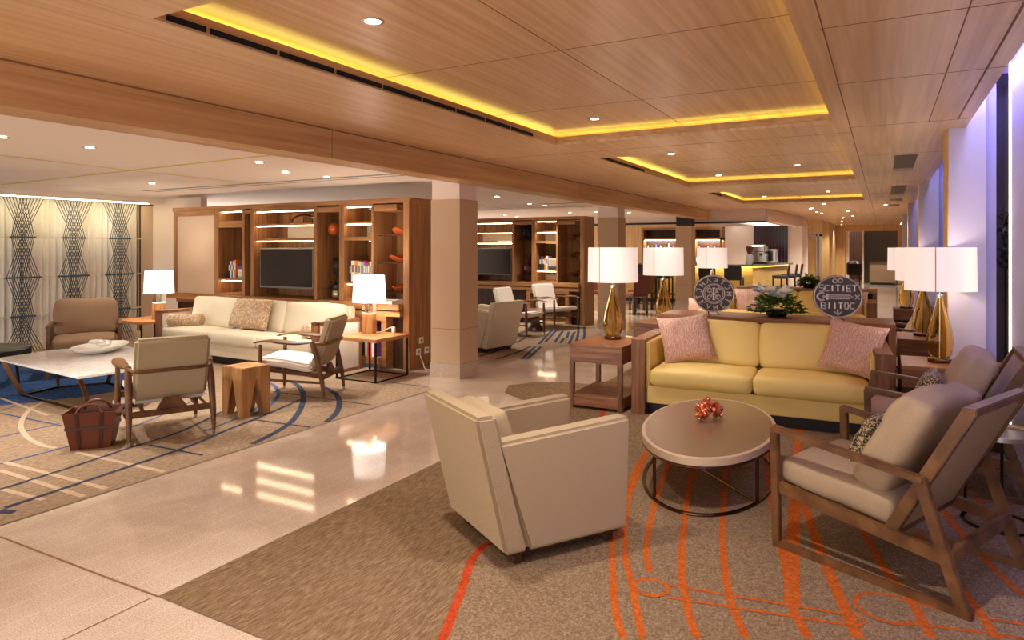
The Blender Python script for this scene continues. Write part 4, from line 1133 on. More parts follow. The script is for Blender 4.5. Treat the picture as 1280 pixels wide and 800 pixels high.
# flower arrangements
def plant(label, loc, sx, sz, flowers, seed):
    rr = random.Random(seed)
    t = thing('flower_arrangement', label, 'plant', loc)
    bb = nb(); lathe(bb, [(0,0), (.09,0), (.12,.06), (.11,.07), (0,.06)], 20); obj('planter', bb, 'stonedark', t)
    def leaf(bm, p, d, L, w):
        d = d.normalized(); s = d.cross(Vector((rr.uniform(-.4,.4), rr.uniform(-.4,.4), 1))).normalized(); u = s.cross(d)
        q = [p, p+d*L*.35+s*w/2+u*.01, p+d*L-u*L*.15, p+d*L*.35-s*w/2+u*.01]; mdl = p+d*L*.5-u*w*.12
        vs = [bm.verts.new(x) for x in q]; c = bm.verts.new(mdl)
        for i in range(4): bm.faces.new((vs[i], vs[(i+1) % 4], c))
    def bunch(n, L, w, lo, hi, rad):
        bm = nb()
        for _ in range(n):
            a = rr.uniform(0, 2*PI); el = rr.uniform(-.2, 1.3); rho = rad*rr.uniform(.35, 1); el = el-.25*rr.random()
            p = Vector((math.cos(a)*rho*sx*math.cos(el), math.sin(a)*rho*.17/.2*math.cos(el)*.9, lo+(hi-lo)*math.sin(max(0, el))*rr.uniform(.6,1)))
            p.z = max(p.z, .02)
            d = Vector((math.cos(a)*math.cos(el), math.sin(a)*math.cos(el), math.sin(el)*.8+.1))
            leaf(bm, p, d, L*rr.uniform(.6,1.2), w*rr.uniform(.7,1.2))
        bm.faces.ensure_lookup_table(); return bm
    o = obj('foliage', bunch(520, .06, .04, .05, sz*.8, .24), 'leaf', t, smooth=False)
    o = obj('lime_leaves', bunch(34, .085, .06, .09, sz, .2), 'leafl', t, smooth=False, label='broad lime green leaves')
    for k in range(flowers):
        bm = nb(); a = rr.uniform(0, 2*PI); c = Vector(((-.13+k*.045)*sx, -.16+rr.uniform(-.02,.02), sz*rr.uniform(.72,.95)))
        for j in range(6):
            aa = j*PI/3+a; leaf(bm, c, Vector((math.cos(aa), math.sin(aa)*.5-.5, .35+.3*math.sin(aa))), .09, .12)
        obj('flower', bm, 'petal' if k % 3 else 'petalb', t, smooth=False)
plant('low green plant arrangement with white flowers between the coins on the console', (-.97, 7.40, .845), 1.1, .30, 6, 3)
plant('small leafy green arrangement on the farther console', (-1.13, 12.65, .861), .8, .22, 0, 8)
# hanging dark plant by the window fin
bm2 = nb(); rr = random.Random(4)
for _ in range(140):
    p = Vector((rr.uniform(-.035,.045), rr.uniform(-.08,.08), rr.uniform(-.22,.22))); d = Vector((rr.uniform(-1,1), rr.uniform(-1,1), rr.uniform(-1,.6))).normalized()*.07; s = d.cross(Vector((0,0,1))).normalized()*.014
    vs = [bm2.verts.new(q_) for q_ in (p, p+d*.5+s, p+d, p+d*.5-s)]; bm2.faces.new(vs)
tube(bm2, [(0,0,-1.6), (0,.0,-.2), (.0,0,.2)], .008, 5)
M['leafd'] = plain('dark_leaf', (34,36,30), .6)
o = obj('plant', bm2, 'leafd', smooth=False, loc=(.895, 6.78, 1.603)); tag(o, 'slim dark leafy plant standing in the gap beside the glowing window strip', 'plant')

# ================================================================== LAMPS
def lamp_light(loc, e, size=.06):
    l = bpy.data.lights.new('lamp_bulb', 'POINT'); l.energy = e; l.color = (1, .91, .78); l.shadow_soft_size = size
    o = bpy.data.objects.new('lamp_bulb', l); COL.objects.link(o); o.location = loc; return o
def shade_bm(r0, r1, z0, z1, n=40):
    bb = nb(); lathe(bb, [(r0,z0), (r1,z1), (r1-.004,z1), (r0-.004,z0), (r0,z0)], n); return bb
def amber_lamp(label, x, y, z=.62, s=1.0):
    t = thing('table_lamp', label, 'lamp', (x, y, z), 0, 'amber glass table lamps')
    bb = nb(); lathe(bb, [(0,0), (.085*s,0), (.088*s,.006), (.088*s,.022), (.083*s,.028), (0,.028)], 32); obj('base', bb, 'bronze', t)
    bb = nb(); prof = [(.035,.03), (.065,.04), (.09,.075), (.10,.13), (.098,.19), (.085,.27), (.062,.36), (.042,.44), (.03,.50), (.026,.525)]
    prof = [(r*s, h_) for r, h_ in prof]
    inner = [(max(.004, r-.012*s), h_) for r, h_ in prof[::-1]]
    lathe(bb, prof+inner+[prof[0]], 28); obj('glass_body', bb, 'amber', t)
    bb = nb(); tube(bb, [(0,0,.03), (0,0,.66)], .007, 8); lathe(bb, [(.027*s,.522), (.027*s,.545), (0,.55)], 16); obj('stem', bb, 'steel', t)
    zt, zb = .935, .585
    bb = shade_bm(.255*s, .25*s, zb, zt); o = obj('lamp_shade', bb, 'shade', t)
    bb = nb(); box(bb, -.004, .004, -.003, .003, zb, zt); 
    o2 = obj('shade_seam', bb, 'seamgold', o, loc=(-.255*math.sin(R(10)), -.2545, 0))
    bb = nb(); tube(bb, [(-.25*s,0,zt-.02), (.25*s,0,zt-.02)], .004, 6); tube(bb, [(0,-.25*s,zt-.02), (0,.25*s,zt-.02)], .004, 6); obj('spider', bb, 'steel', t)
    l = lamp_light((0,0,.76), 5 if x < 0 else 3); l.parent = t
    return t
amber_lamp('amber glass lamp on the open walnut side table, nearest of the left row', -2.43, 6.52)
amber_lamp('second amber glass lamp of the left row, between the first lamp and left coin', -2.47, 8.46)
amber_lamp('third amber glass lamp of the left row, with its shade before the bar counter', -2.6, 11.85)
amber_lamp('large amber glass lamp nearest the window wall', .40, 6.50)
amber_lamp('second amber lamp by the windows, mostly hidden behind the nearest one', .36, 8.36)
amber_lamp('farthest amber lamp by the windows, small shade left of the others', .30, 12.0)
def block_lamp(label, x, y, z):
    t = thing('table_lamp', label, 'lamp', (x, y, z), R(20), 'wood block table lamps')
    bb = nb(); box(bb, -.068, .068, -.068, .068, .004, .24, .003); obj('wood_block', bb, 'stump', t)
    bb = nb(); box(bb, -.075, .075, -.075, .075, 0, .006); obj('base', bb, 'steel', t)
    bb = nb(); box(bb, -.066, .066, -.066, .066, .241, .385, .003); obj('acrylic_block', bb, 'acrylic', t)
    bb = nb(); tube(bb, [(0,0,.24), (0,0,.56)], .006, 8); obj('stem', bb, 'steel', t)
    bb = shade_bm(.205, .185, .385, .71); obj('lamp_shade', bb, 'shadehot', t)
    l = lamp_light((0,0,.55), 9); l.parent = t
block_lamp('white shaded lamp with wood and clear block base on the square metal end table', -5.52, 6.36, .505)
block_lamp('white shaded lamp with wood block base at the left end of the cream sofa', -9.31, 6.12, .505)

# square metal framed end tables
def end_table(label, x0, x1, y0, y1, z, parts=True):
    t = thing('end_table', label, 'side table', ((x0+x1)/2, (y0+y1)/2, 0))
    w, d = (x1-x0)/2, (y1-y0)/2
    bb = nb(); box(bb, -w-.01, w+.01, -d-.01, d+.01, z-.04, z, .003); obj('tabletop', bb, M['endtop'], t)
    for sx in (-1, 1):
        for sy in (-1, 1):
            bb = nb(); box(bb, sx*(w-.009)-.009, sx*(w-.009)+.009, sy*(d-.009)-.009, sy*(d-.009)+.009, 0, z-.04); obj('leg', bb, 'blackm', t)
    bb = nb()
    for s in (-1, 1):
        box(bb, -w+.018, w-.018, s*(d-.009)-.009, s*(d-.009)+.009, 0, .018); box(bb, s*(w-.009)-.009, s*(w-.009)+.009, -d+.018, d-.018, 0, .018)
    obj('floor_frame', bb, 'blackm', t)
M['endtop'] = wood('end_table_top', (168,104,56), (190,126,74), (206,146,92), (2,24,24), .35)
end_table('square end table with wooden top and thin black frame right of the cream sofa', -5.68, -5.07, 5.95, 6.55, .505)
end_table('wooden topped end table with black frame left of the cream sofa', -9.85, -9.15, 5.75, 6.4, .505)
bb = nb(); tube(bb, smooth_pts([(-5.44,6.4,.513), (-5.38,6.45,.53), (-5.3,6.5,.575), (-5.26,6.52,.56)]), .005, 6); box(bb, -5.29, -5.25, 6.5, 6.53, .51, .58, .004)
tag(obj('power_cord', bb, 'whiteplastic'), 'short white lamp cord and plug on the square end table', 'cord')

# marble coffee table
t = thing('marble_table', 'large angular white marble coffee table on slanted bronze legs', 'coffee table', (-7.2, 4.0, 0))
tp = [(-8.03,3.5), (-6.25,3.35), (-6.2,3.85), (-6.75,4.5), (-7.85,4.7), (-8.15,4.1)]
bb = nb(); prism(bb, [(x+7.2, y-4.0) for x, y in tp], .385, .41, .004); obj('tabletop', bb, 'marblew', t)
bt = []
for k, (x, y) in enumerate(tp):
    dx, dy = x+7.2, y-4.0; u = (dx*.93, dy*.93, .385); v = (dx*.82, dy*.66, .012); bt.append(v)
    bb = nb(); beam(bb, v, u, .022, .045, .003); obj('leg', bb, 'bronze', t)
bb = nb()
for k in range(len(bt)): beam(bb, bt[k], bt[(k+1) % len(bt)], .02, .024, 0)
obj('floor_frame', bb, 'bronze', t)
bb = nb(); lathe(bb, [(0,0), (.16,0), (.2,.012), (.33,.05), (.38,.075), (.37,.08), (.2,.04), (0,.03)], 40, sx=1.0, sy=.62)
tag(obj('dish', bb, 'china', loc=(-7.5,4.25,.411), rotz=R(-60)), 'wide white oval dish on the marble table', 'dish')
bb = nb()
for k in range(4):
    a = k*1.7; c = Vector((.07*math.cos(a), .05*math.sin(a), .085+.01*k))
    lathe(bb, [(0,-.03), (.05,-.02), (.075,0), (.05,.02), (0,.028)], 14, c)
tag(obj('shell', bb, 'china', loc=(-7.5,4.25,.418)), 'cluster of white shells heaped in the oval dish', 'ornament')
for k, (c, lab) in enumerate((((150,140,130), 'grey book lying on the carpet under the marble table'), ((236,232,224), 'white book on top of the grey one under the marble table'))):
    flat_book(-6.5+k*.02, 4.0, .0062+k*.035, .3, .22, .034, {0:(70,60,50), 1:(236,232,224)}[k], lab.replace('grey', 'dark'), None, .6)

# leather basket
bp = [Vector(W(88,564)), Vector(W(137,560))]; bd = (bp[1]-bp[0]).normalized(); bn = Vector((-bd.y, bd.x)); bc = (bp[0]+bp[1])/2+bn*.095
t = thing('basket', 'brown leather basket with dark straps and two handles beside the lounge chair', 'basket', (bc.x, bc.y, 0), math.atan2(bd.y, bd.x))
def frus(z, o_=0): 
    f_ = z/.29; return (.132+.05*f_+o_, .092+.035*f_+o_)
bb = nb()
a0, a1 = frus(0), frus(.29); th = .008
def ringv(w, d, z): return [bb.verts.new(p) for p in ((-w,-d,z), (w,-d,z), (w,d,z), (-w,d,z))]
r0, r1 = ringv(*a0, .0), ringv(*a1, .29); r2 = ringv(a1[0]-th, a1[1]-th, .29); r3 = ringv(a0[0]-th, a0[1]-th, .01)
for A, B_ in ((r0,r1), (r1,r2), (r2,r3)):
    for k in range(4): bb.faces.new((A[k], A[(k+1) % 4], B_[(k+1) % 4], B_[k]))
bb.faces.new(r0[::-1]); bb.faces.new(r3)
obj('body', bb, 'brownleather', t)
bb = nb()
w5, d5 = frus(.17, .003)
for s in (-1, 1):
    for k in (-1, 1):
        a, c = frus(.004, .003), frus(.289, .003)
        beam(bb, (k*.07, s*a[1], .004), (k*.085, s*c[1], .289), .024, .004, 0, side=(1,0,0))
beam(bb, (-w5, -d5, .17), (w5, -d5, .17), .022, .005, 0, side=(0,0,1)); beam(bb, (-w5, d5, .17), (w5, d5, .17), .022, .005, 0, side=(0,0,1))
beam(bb, (-w5, -d5, .17), (-w5, d5, .17), .022, .005, 0, side=(0,0,1)); beam(bb, (w5, -d5, .17), (w5, d5, .17), .022, .005, 0, side=(0,0,1))
obj('strap', bb, 'brownleatherd', t)
for s in (-1, 1):
    bb = nb(); pts = [(.09*math.cos(a*PI/12), s*.118-s*.02*math.sin(a*PI/12), .27+.075*math.sin(a*PI/12)) for a in range(13)]
    tube(bb, pts, .011, 8); obj('handle', bb, 'brownleather', t)
# stump stool
sp = Vector(W(305,523)); 
t = thing('stump_stool', 'solid wooden stump stool with tapered cut legs between the lounge chairs', 'stool', (sp.x-.15, sp.y+.15, 0), R(-3))
bb = nb(); q2 = .152; zt = .45
# block with V cuts on each side: four legs tapering down
box(bb, -q2, q2, -q2, q2, .33, zt, .006, seg=2); obj('seat', bb, 'stump', t)
for sx in (-1, 1):
    for sy in (-1, 1):
        bb = nb(); f_ = .072
        X0, Y0_ = sx*q2, sy*q2
        bt_ = [(X0,Y0_), (X0-sx*f_,Y0_), (X0-sx*f_,Y0_-sy*f_), (X0,Y0_-sy*f_)]; tp_ = [(X0,Y0_), (sx*.006,Y0_), (sx*.006,sy*.006), (X0,sy*.006)]
        if sx*sy < 0: bt_, tp_ = bt_[::-1], tp_[::-1]
        hull8(bb, [(x, y, 0) for x, y in bt_]+[(x, y, .335) for x, y in tp_], .003); obj('leg', bb, 'stump', t)
# small round tables
t = thing('drum_table', 'small round pale metal table between the two taupe lounge chairs', 'side table', (.56, 4.62, 0))
bb = nb(); lathe(bb, [(0,.50), (.19,.50), (.2,.505), (.2,.53), (.195,.53), (.19,.515), (0,.515)], 32); obj('tray_top', bb, 'steel', t)
for k in range(3):
    a = k*2*PI/3+.5; bb = nb(); tube(bb, [(.17*math.cos(a), .17*math.sin(a), .0), (.17*math.cos(a), .17*math.sin(a), .5)], .008, 8); obj('leg', bb, 'blackm', t)
bb = nb(); tube(bb, [(.17*math.cos(k*PI/12), .17*math.sin(k*PI/12), .01) for k in range(24)], .01, 6, True); obj('floor_ring', bb, 'blackm', t)
t = thing('pedestal_table', 'small dark wooden pedestal table between the far lounge chairs', 'side table', (-5.72, 11.24, 0))
bb = nb(); lathe(bb, [(0,0), (.19,0), (.1,.1), (.07,.25), (.1,.36), (0,.38)], 16); obj('pedestal', bb, 'darkwood', t)
bb = nb(); lathe(bb, [(0,.38), (.2,.38), (.2,.41), (0,.41)], 24); obj('tabletop', bb, 'walnutx', t)

# ================================================================== BAR
YB = 19.0
b1 = [(-7.2, YB), (-3.1, YB), (-2.55, 22.0), (-3.1, 22.1), (-3.5, YB+.6), (-7.2, YB+.6)]
t = thing('bar_counter', 'long pale wood bar counter with a yellow glowing edge under its top', 'bar', (-5, YB, 0))
def off(p): return [(x+5, y-YB) for x, y in p]
bb = nb(); prism(bb, off(b1), .1, 1.02); obj('front', bb, 'bar', t, smooth=False)
bb = nb(); prism(bb, off(b1), 1.02, 1.05); obj('lit_edge', bb, 'baredge', t, smooth=False)
b2 = [(-7.2, YB-.12), (-3.0, YB-.12), (-2.42, 22.05), (-3.15, 22.2), (-3.6, YB+.65), (-7.2, YB+.65)]
bb = nb(); prism(bb, off(b2), 1.05, 1.10, .004); obj('worktop', bb, 'bartop', t)
bb = nb(); prism(bb, off([(x+(.04 if x > -7 else 0)*-1, y+.05) for x, y in b1]), 0, .1); obj('plinth', bb, 'black', t, smooth=False)
bb = nb(); tube(bb, [(-2.1,-.2,.25), (1.8,-.2,.25)], .02, 8)
for x in (-2, -.7, .6, 1.7): tube(bb, [(x,-.2,.25), (x,.02,.25)], .012, 6)
obj('foot_rail', bb, 'blackm', t)
# fascia and mirror walls around the bar
b = nb(); box(b, XB-.4, -2.64, 18.3, 18.45, 2.22, ZC); hull8(b, [(-2.66,18.3,2.22), (-2.5,18.3,2.22), (-2.2,24.4,2.22), (-2.45,24.4,2.22), (-2.66,18.3,ZC), (-2.64,18.3,ZC), (-2.3,24.4,ZC), (-2.45,24.4,ZC)])
box(b, -8.5, XB-.4, 18.3, 18.4, 2.25, ZW)
struct('wall_bar', b, 'plaster')
b = nb(); box(b, fx(985, 22.7), fx(1003, 22.7), 22.65, 24.4, 0, 2.24); struct('wall_bar.001', b, 'plaster')
b = nb()
n_ = 16
hull8(b, [(-2.78,19.6,1.15), (-2.68,19.6,1.15), (-2.45,23.2,1.15), (-2.55,23.2,1.15), (-2.78,19.6,2.2), (-2.68,19.6,2.2), (-2.45,23.2,2.2), (-2.55,23.2,2.2)])
struct('wall_bar.002', b, 'tile') if False else b.free()
b = nb(); _x0 = fx(942, 22.6); _w = (fx(985, 22.6)-_x0)/11
for k in range(11):
    x = _x0+k*_w
    box(b, x, x+_w*.94, 22.6, 22.64, 0, 2.25)
struct('wall_bar.002', b, 'tile')
b = nb(); box(b, fx(894, 22.7), fx(943, 22.7), 22.7, 22.8, 0, 2.25); struct('wall_bar.003', b, 'plaster')
b = nb(); box(b, -12, -5.4, 24.2, 24.3, 0, 2.6); struct('wall_bar.004', b, 'oakv')
b = nb(); box(b, -8.6, -2.64, 18.25, 18.3, 2.2, 2.25); struct('trim_12', b, 'black')
def area(name, loc, rot, sx, sy, e, col):
    l = bpy.data.lights.new(name, 'AREA'); l.shape = 'RECTANGLE'; l.size = sx; l.size_y = sy; l.energy = e; l.color = col
    o = bpy.data.objects.new(name, l); COL.objects.link(o); o.location = loc; o.rotation_euler = rot; return o
# back bar shelving
def back_bar(label, x0, x1, Y):
    t = thing('back_bar', label, 'shelf', ((x0+x1)/2, Y, 0)); w = (x1-x0)/2
    for n_, a in (('side', (-w,-w+.07,0,.35,.9,2.1)), ('side', (w-.07,w,0,.35,.9,2.1)), ('top', (-w,w,0,.35,2.1,2.18)), ('shelf', (-w,w,0,.35,1.80,1.86)), ('shelf', (-w,w,0,.35,1.25,1.3)), ('cabinet', (-w,w,-.05,.35,0,.95))):
        bb = nb(); box(bb, *a); obj(n_, bb, 'casewoodx', t, smooth=False)
    bb = nb(); box(bb, -w+.07, w-.07, .3, .34, .95, 2.1); obj('back_panel', bb, 'darkwood', t, smooth=False)
    bb = nb(); box(bb, -w+.1, w-.1, .03, .05, 1.785, 1.799); obj('light_strip', bb, 'led', t, smooth=False)
    return t
Yb = 20.3
for _a in ((fx(825, Yb), 1.6), (fx(884, Yb), 1.0)): area('shelf_strip', (_a[0], Yb+.06, 1.78), (R(25),0,0), _a[1], .03, 9, (1,.88,.7))
back_bar('lit wooden back bar shelves with bottles left of the bar column', fx(802, Yb), fx(848, Yb), Yb)
back_bar('lit wooden back bar shelves with bottles right of the bar column', fx(866, Yb), fx(903, Yb), Yb)
cols = [('clear', (220,226,228)), ('green', (40,80,50)), ('blue', (60,80,150)), ('white', (236,232,226)), ('dark', (50,30,24)), ('clear', (214,220,226)), ('pale blue', (150,180,210))]
def bottle(x, y, z, c, h_, label, group):
    t = thing('bottle', label, 'bottle', (x, y, z), 0, group)
    bb = nb(); lathe(bb, [(0,0), (.04,0), (.042,.01), (.042,h_*.55), (.03,h_*.68), (.014,h_*.76), (.014,h_*.93), (0,h_*.93)], 14); obj('body', bb, bm_(c), t)
    bb = nb(); lathe(bb, [(.017,h_*.93), (.017,h_), (0,h_)], 10); obj('cap', bb, 'black', t)
    bb = nb(); lathe(bb, [(.0432,h_*.15), (.0432,h_*.45)], 14); obj('bottle_label', bb, 'whiteplastic', t)
for k, pxx in enumerate((810, 815, 820, 825.5, 831, 836, 842)):
    n_, c = cols[k]; bottle(fx(pxx, Yb+.1), Yb+.12, 1.30, c, .35+.03*(k % 3), '%s bottle on the left back bar shelf, %s' % (n_, pos_words[k]+(' from left' if k else '')), 'bottles on the left back bar')
for k, pxx in enumerate((874, 880, 885, 889, 893)):
    n_, c = (('clear', (220,226,228)), ('dark', (50,30,24)), ('white', (236,232,226)), ('red', (170,40,40)), ('cream', (224,210,180)))[k]
    bottle(fx(pxx, Yb+.1), Yb+.12, 1.30, c, .32+.03*(k % 2), '%s bottle on the right back bar shelf, %s' % (n_, pos_words[k]+(' from left' if k else '')), 'bottles on the right back bar')
# hanging glasses above the right shelf
for k in range(6):
    bb = nb(); lathe(bb, [(.035,0), (.042,-.05), (.03,-.09), (.004,-.11), (.004,-.18), (.03,-.185), (0,-.19)][::-1], 12)
    x = fx(873+k*4.4, Yb+.1); o = obj('wine_glass', bb, 'clear', loc=(x, Yb+.15, 2.095)); tag(o, 'hanging wine glass above the right back bar shelf, %s' % (pos_words[k]+(' from left' if k else '')), 'glass', 'hanging wine glasses')
# coffee machine, grinder, boxes on the counter
zc = 1.10
t = thing('coffee_machine', 'steel coffee machine on the right end of the bar counter', 'coffee machine', (fx(946, 20.2), 20.2, zc))
bb = nb(); box(bb, -.28, .28, -.2, .2, .3, .55, .05, seg=3); obj('body', bb, 'steel', t)
bb = nb(); box(bb, -.28, .28, -.05, .2, .04, .3, .01); obj('back_housing', bb, 'steel', t)
bb = nb(); box(bb, -.28, .28, -.22, .2, 0, .05, .008); obj('drip_tray', bb, 'blackm', t)
for x in (-.12, .12):
    bb = nb(); lathe(bb, [(0,.24), (.035,.24), (.035,.3), (0,.3)], 14, (x,-.12,0)); tube(bb, [(x,-.12,.26), (x,-.25,.25)], .012, 8); obj('group_head', bb, 'blackm', t)
t = thing('coffee_grinder', 'dark coffee grinder with funnel left of the coffee machine', 'coffee grinder', (fx(937, 19.35), 19.35, zc))
bb = nb(); box(bb, -.09, .09, -.1, .1, 0, .28, .02, seg=2); obj('body', bb, 'steel', t)
bb = nb(); lathe(bb, [(0,.28), (.05,.28), (.11,.46), (.11,.5), (0,.5)], 20); obj('hopper', bb, 'darkbrownl', t)
t = thing('cup_warmer', 'square steel cabinet right of the coffee machine on the bar', 'appliance', (fx(962, 20.9), 20.9, zc))
bb = nb(); box(bb, -.2, .2, -.18, .18, .02, .42, .01); obj('housing', bb, 'steel', t)
bb = nb(); box(bb, -.16, .12, -.185, -.178, .08, .36); obj('door', bb, 'screen', t)
t = thing('juicer', 'small appliance on the bar right of the bar column', 'appliance', (fx(876, 19.4), 19.4, zc))
bb = nb(); lathe(bb, [(0,0), (.13,0), (.15,.1), (.13,.25), (.1,.3), (0,.3)], 18); obj('bowl', bb, 'steel', t)
bb = nb(); box(bb, -.05, .05, .1, .2, 0, .34, .01); obj('motor', bb, 'blackm', t)
t = thing('menu_box', 'dark box standing on the bar beside the small appliance', 'box', (fx(885.5, 19.4), 19.4, zc))
bb = nb(); box(bb, -.11, .11, -.1, .1, 0, .36, .005); obj('housing', bb, 'grey', t)
bb = nb(); box(bb, -.09, .09, -.103, -.099, .04, .3); obj('panel', bb, 'screen', t)

# bar stools
def stool(label, x, y, rz):
    t = thing('bar_stool', label, 'bar stool', (x, y, 0), rz, 'bar stools at the counter')
    for sx in (-1, 1):
        for sy in (-1, 1):
            bb = nb(); box(bb, sx*.19-.018, sx*.19+.018, sy*.18-.018, sy*.18+.018, 0, .72); obj('leg', bb, 'blackm', t, smooth=False)
    bb = nb(); softbox(bb, -.22, .22, -.21, .21, .71, .80, .03, .01, n=5); obj('seat', bb, 'black', t)
    bb = nb(); slab(bb, [(-.2,.78), (-.215,.9), (-.24,1.09)], .05, -.22, .22, .012); obj('backrest', bb, 'black', t)
    bb = nb()
    for s in (-1, 1): box(bb, -.19, .19, s*.18-.01, s*.18+.01, .28, .3); box(bb, s*.19-.01, s*.19+.01, -.18, .18, .28, .3)
    obj('foot_rest', bb, 'blackm', t, smooth=False)
    return t
xs = [810, 830, 857, 886, 918]
st0 = None
for k, p in enumerate(xs):
    y = 18.25 + .0*k; lab = 'black leather bar stool at the counter front, %s' % (pos_words[k]+(' from left' if k else ''))
    if k == 0: st0 = stool(lab, fx(p, y), y, 0)
    else: dup(st0, (fx(p, y), y, 0), 0, lab)
for k, (p, y) in enumerate(((975, 19.8), (985, 20.5), (992, 21.2))):
    dup(st0, (fx(p, y), y, 0), R(98), 'black bar stool on the right side of the bar, %s' % ['nearest of three', 'middle of three', 'farthest of three'][k])
# brown dining chairs left of the bar
def dchair(label, x, y, rz):
    t = thing('dining_chair', label, 'chair', (x, y, 0), rz, 'brown leather chairs before the bar')
    for sx in (-1, 1):
        for sy in (-1, 1):
            bb = nb(); box(bb, sx*.2-.02, sx*.2+.02, sy*.2-.02, sy*.2+.02, 0, .42); obj('leg', bb, 'darkwood', t, smooth=False)
    bb = nb(); softbox(bb, -.24, .24, -.23, .24, .41, .5, .03, .01, n=5); obj('seat', bb, 'darkbrownl', t)
    bb = nb(); slab(bb, [(-.22,.48), (-.24,.7), (-.29,.95)], .05, -.23, .23, .015); obj('backrest', bb, 'darkbrownl', t)
    return t
M['darkbrownl'].node_tree.nodes['Principled BSDF'].inputs['Base Color'].default_value = lin((104,44,24))
d0 = dchair('brown leather chair just right of the second column, nearer of two', fx(793, 15.2), 15.2, R(60))
dup(d0, (fx(801, 16.4), 16.4, 0), R(80), 'brown leather chair just right of the second column, farther of two')
dup(d0, (-6.3, 15.6, 0), R(200), 'brown leather chair glimpsed between the far bookcase and the second column')

# far end furniture
t = thing('reception_desk', 'grey fluted reception desk with black top before the carved doors', 'desk', (fx(1108, 32.4), 32.4, 0))
w = .62
bb = nb(); box(bb, -w, w*.55, -.25, .3, .1, .95)
for k in range(24): box(bb, -w+k*.04, -w+k*.04+.02, -.26, -.25, .1, .95)
obj('body', bb, 'taupe', t, smooth=False)
bb = nb(); box(bb, -w-.04, w*.55+.04, -.3, .33, .95, 1.0); obj('desktop', bb, 'black', t)
bb = nb(); box(bb, -w+.03, w*.5, -.2, .28, 0, .1); obj('plinth', bb, 'black', t)
t = thing('dining_chair', 'dark rounded chair in the doorway at the far end', 'chair', (fx(1068, 31.5), 31.5, 0))
bb = nb(); lathe(bb, [(0,.42), (.28,.42), (.3,.5), (.3,.9), (.2,1.0), (0,1.02)], 20); obj('shell', bb, 'blackm', t)
for sx in (-1, 1):
    for sy in (-1, 1):
        bb = nb(); tube(bb, [(sx*.2,sy*.2,0), (sx*.17,sy*.17,.43)], .02, 6); obj('leg', bb, 'blackm', t)
t = thing('display_cabinet', 'tall glass fronted cabinet in a metal frame right of the bar', 'cabinet', ((fx(1004, 26.5)+fx(1027, 26.5))/2, 26.6, 0))
w = (fx(1027, 26.5)-fx(1004, 26.5))/2
bb = nb(); box(bb, -w, -w+.08, 0, .08, 0, 2.05); box(bb, w-.08, w, 0, .08, 0, 2.05); box(bb, -w, w, 0, .08, 1.97, 2.05); box(bb, w*.35, w*.5, 0, .08, 0, 2.05); obj('frame', bb, 'steel', t, smooth=False)
bb = nb(); box(bb, -w+.08, w-.08, .06, .7, 0, 1.97); obj('back_panel', bb, 'oakv', t, smooth=False)
# more lounge seats seen before the bar's right side
bb = nb(); softbox(bb, -.3, .3, -.06, .06, .0, .5, .05, .01); tag(obj('cushion', bb, 'seatcream', loc=(fx(968,13.4), 13.4, .45)), 'pale chair back cushion peeking above the farther console', 'cushion') if False else bb.free()

# ================================================================== LIGHTS
def downlight(label, x, y, z, e, size=60, blend=.7, group=None, col=(1,.93,.83), mat='bulb', r=.035):
    t = thing('downlight', label, 'ceiling light', (x, y, z), 0, group)
    bb = nb(); lathe(bb, [(r,0), (r+.018,0), (r+.018,-.004), (r,-.005), (r,0)], 20); obj('trim_ring', bb, 'steel', t)
    bb = nb(); lathe(bb, [(0,-.003), (r,-.003), (r,-.001), (0,-.001)], 16); obj('lamp', bb, mat, t)
    l = bpy.data.lights.new('lamp_spot', 'SPOT'); l.energy = e; l.color = col; l.spot_size = R(size); l.spot_blend = blend; l.shadow_soft_size = .04
    o = bpy.data.objects.new('lamp_spot', l); COL.objects.link(o); o.parent = t; o.location = (0,0,-.02)
EW, EC = 62, 62
wd = [((466,26), 'brightest downlight in the nearest ceiling recess, left'), ((743,148), 'downlight at the far end of the nearest ceiling recess'), ((839,192), 'downlight at the near left of the middle ceiling recess'),
      ((905,222), 'downlight at the far left of the middle ceiling recess'), ((1000,210), 'downlight at the far right of the middle ceiling recess'), ((959,247), 'left downlight in the farthest ceiling recess'), ((1037,241), 'right downlight in the farthest ceiling recess')]
for p, lab in wd:
    x, y = W(*p, ZI); y -= .4 if y > 8 else 0; downlight(lab, x, y, ZI, EW, 95, group='downlights in the ceiling recesses', r=.04)
for x, y, lab in ((-2.2,.9,'downlight just in front of the nearest recess, above the picture'), (-.7,2.6,'downlight in the nearest recess near the camera, right'), (-.8,4.9,'downlight in the nearest recess far right'), (-2.2,3.9,'downlight in the nearest recess, left middle')):
    zz = ZI if y > 1.82 else ZC
    if lab.startswith('downlight in the nearest recess far') or lab.endswith('middle'): continue
    downlight(lab, x, y, zz, EW, 95, r=.04)
wl_ = [((112,184), 'first'), ((190,229), 'second'), ((357,215), 'third'), ((408,221), 'fourth')]
for (p, lab) in (((2,171), 'at the left picture edge'), ((112,184), 'nearest above the marble table'), ((190,229), 'above the brown armchair'), ((357,215), 'above the cream sofa'), ((408,221), 'right of the one above the cream sofa'),
                 ((87,241), 'by the left part of the string wall'), ((137,244), 'by the right part of the string wall')):
    x, y = W(*p, ZW-.003) if p[1] < 235 else (-11.12, ywall(p[0])*1.0)
    downlight('downlight in the white ceiling %s' % lab, x, y, ZW-.003 if p[1] < 235 else ZB, 52 if p[1] < 235 else 5, 100, group='downlights in the white ceiling')
for k, p in enumerate(((631,269), (646,271), (662,255), (681,257), (745,265), (778,264), (786,266))):
    x, y = W(*p, ZW-.003); y = min(y, 19.5) 
    downlight('small downlight in the far white ceiling, %s' % (pos_words[k]+(' from left' if k else '')), x, y, ZW-.003, 50, 100, group='downlights in the far white ceiling')
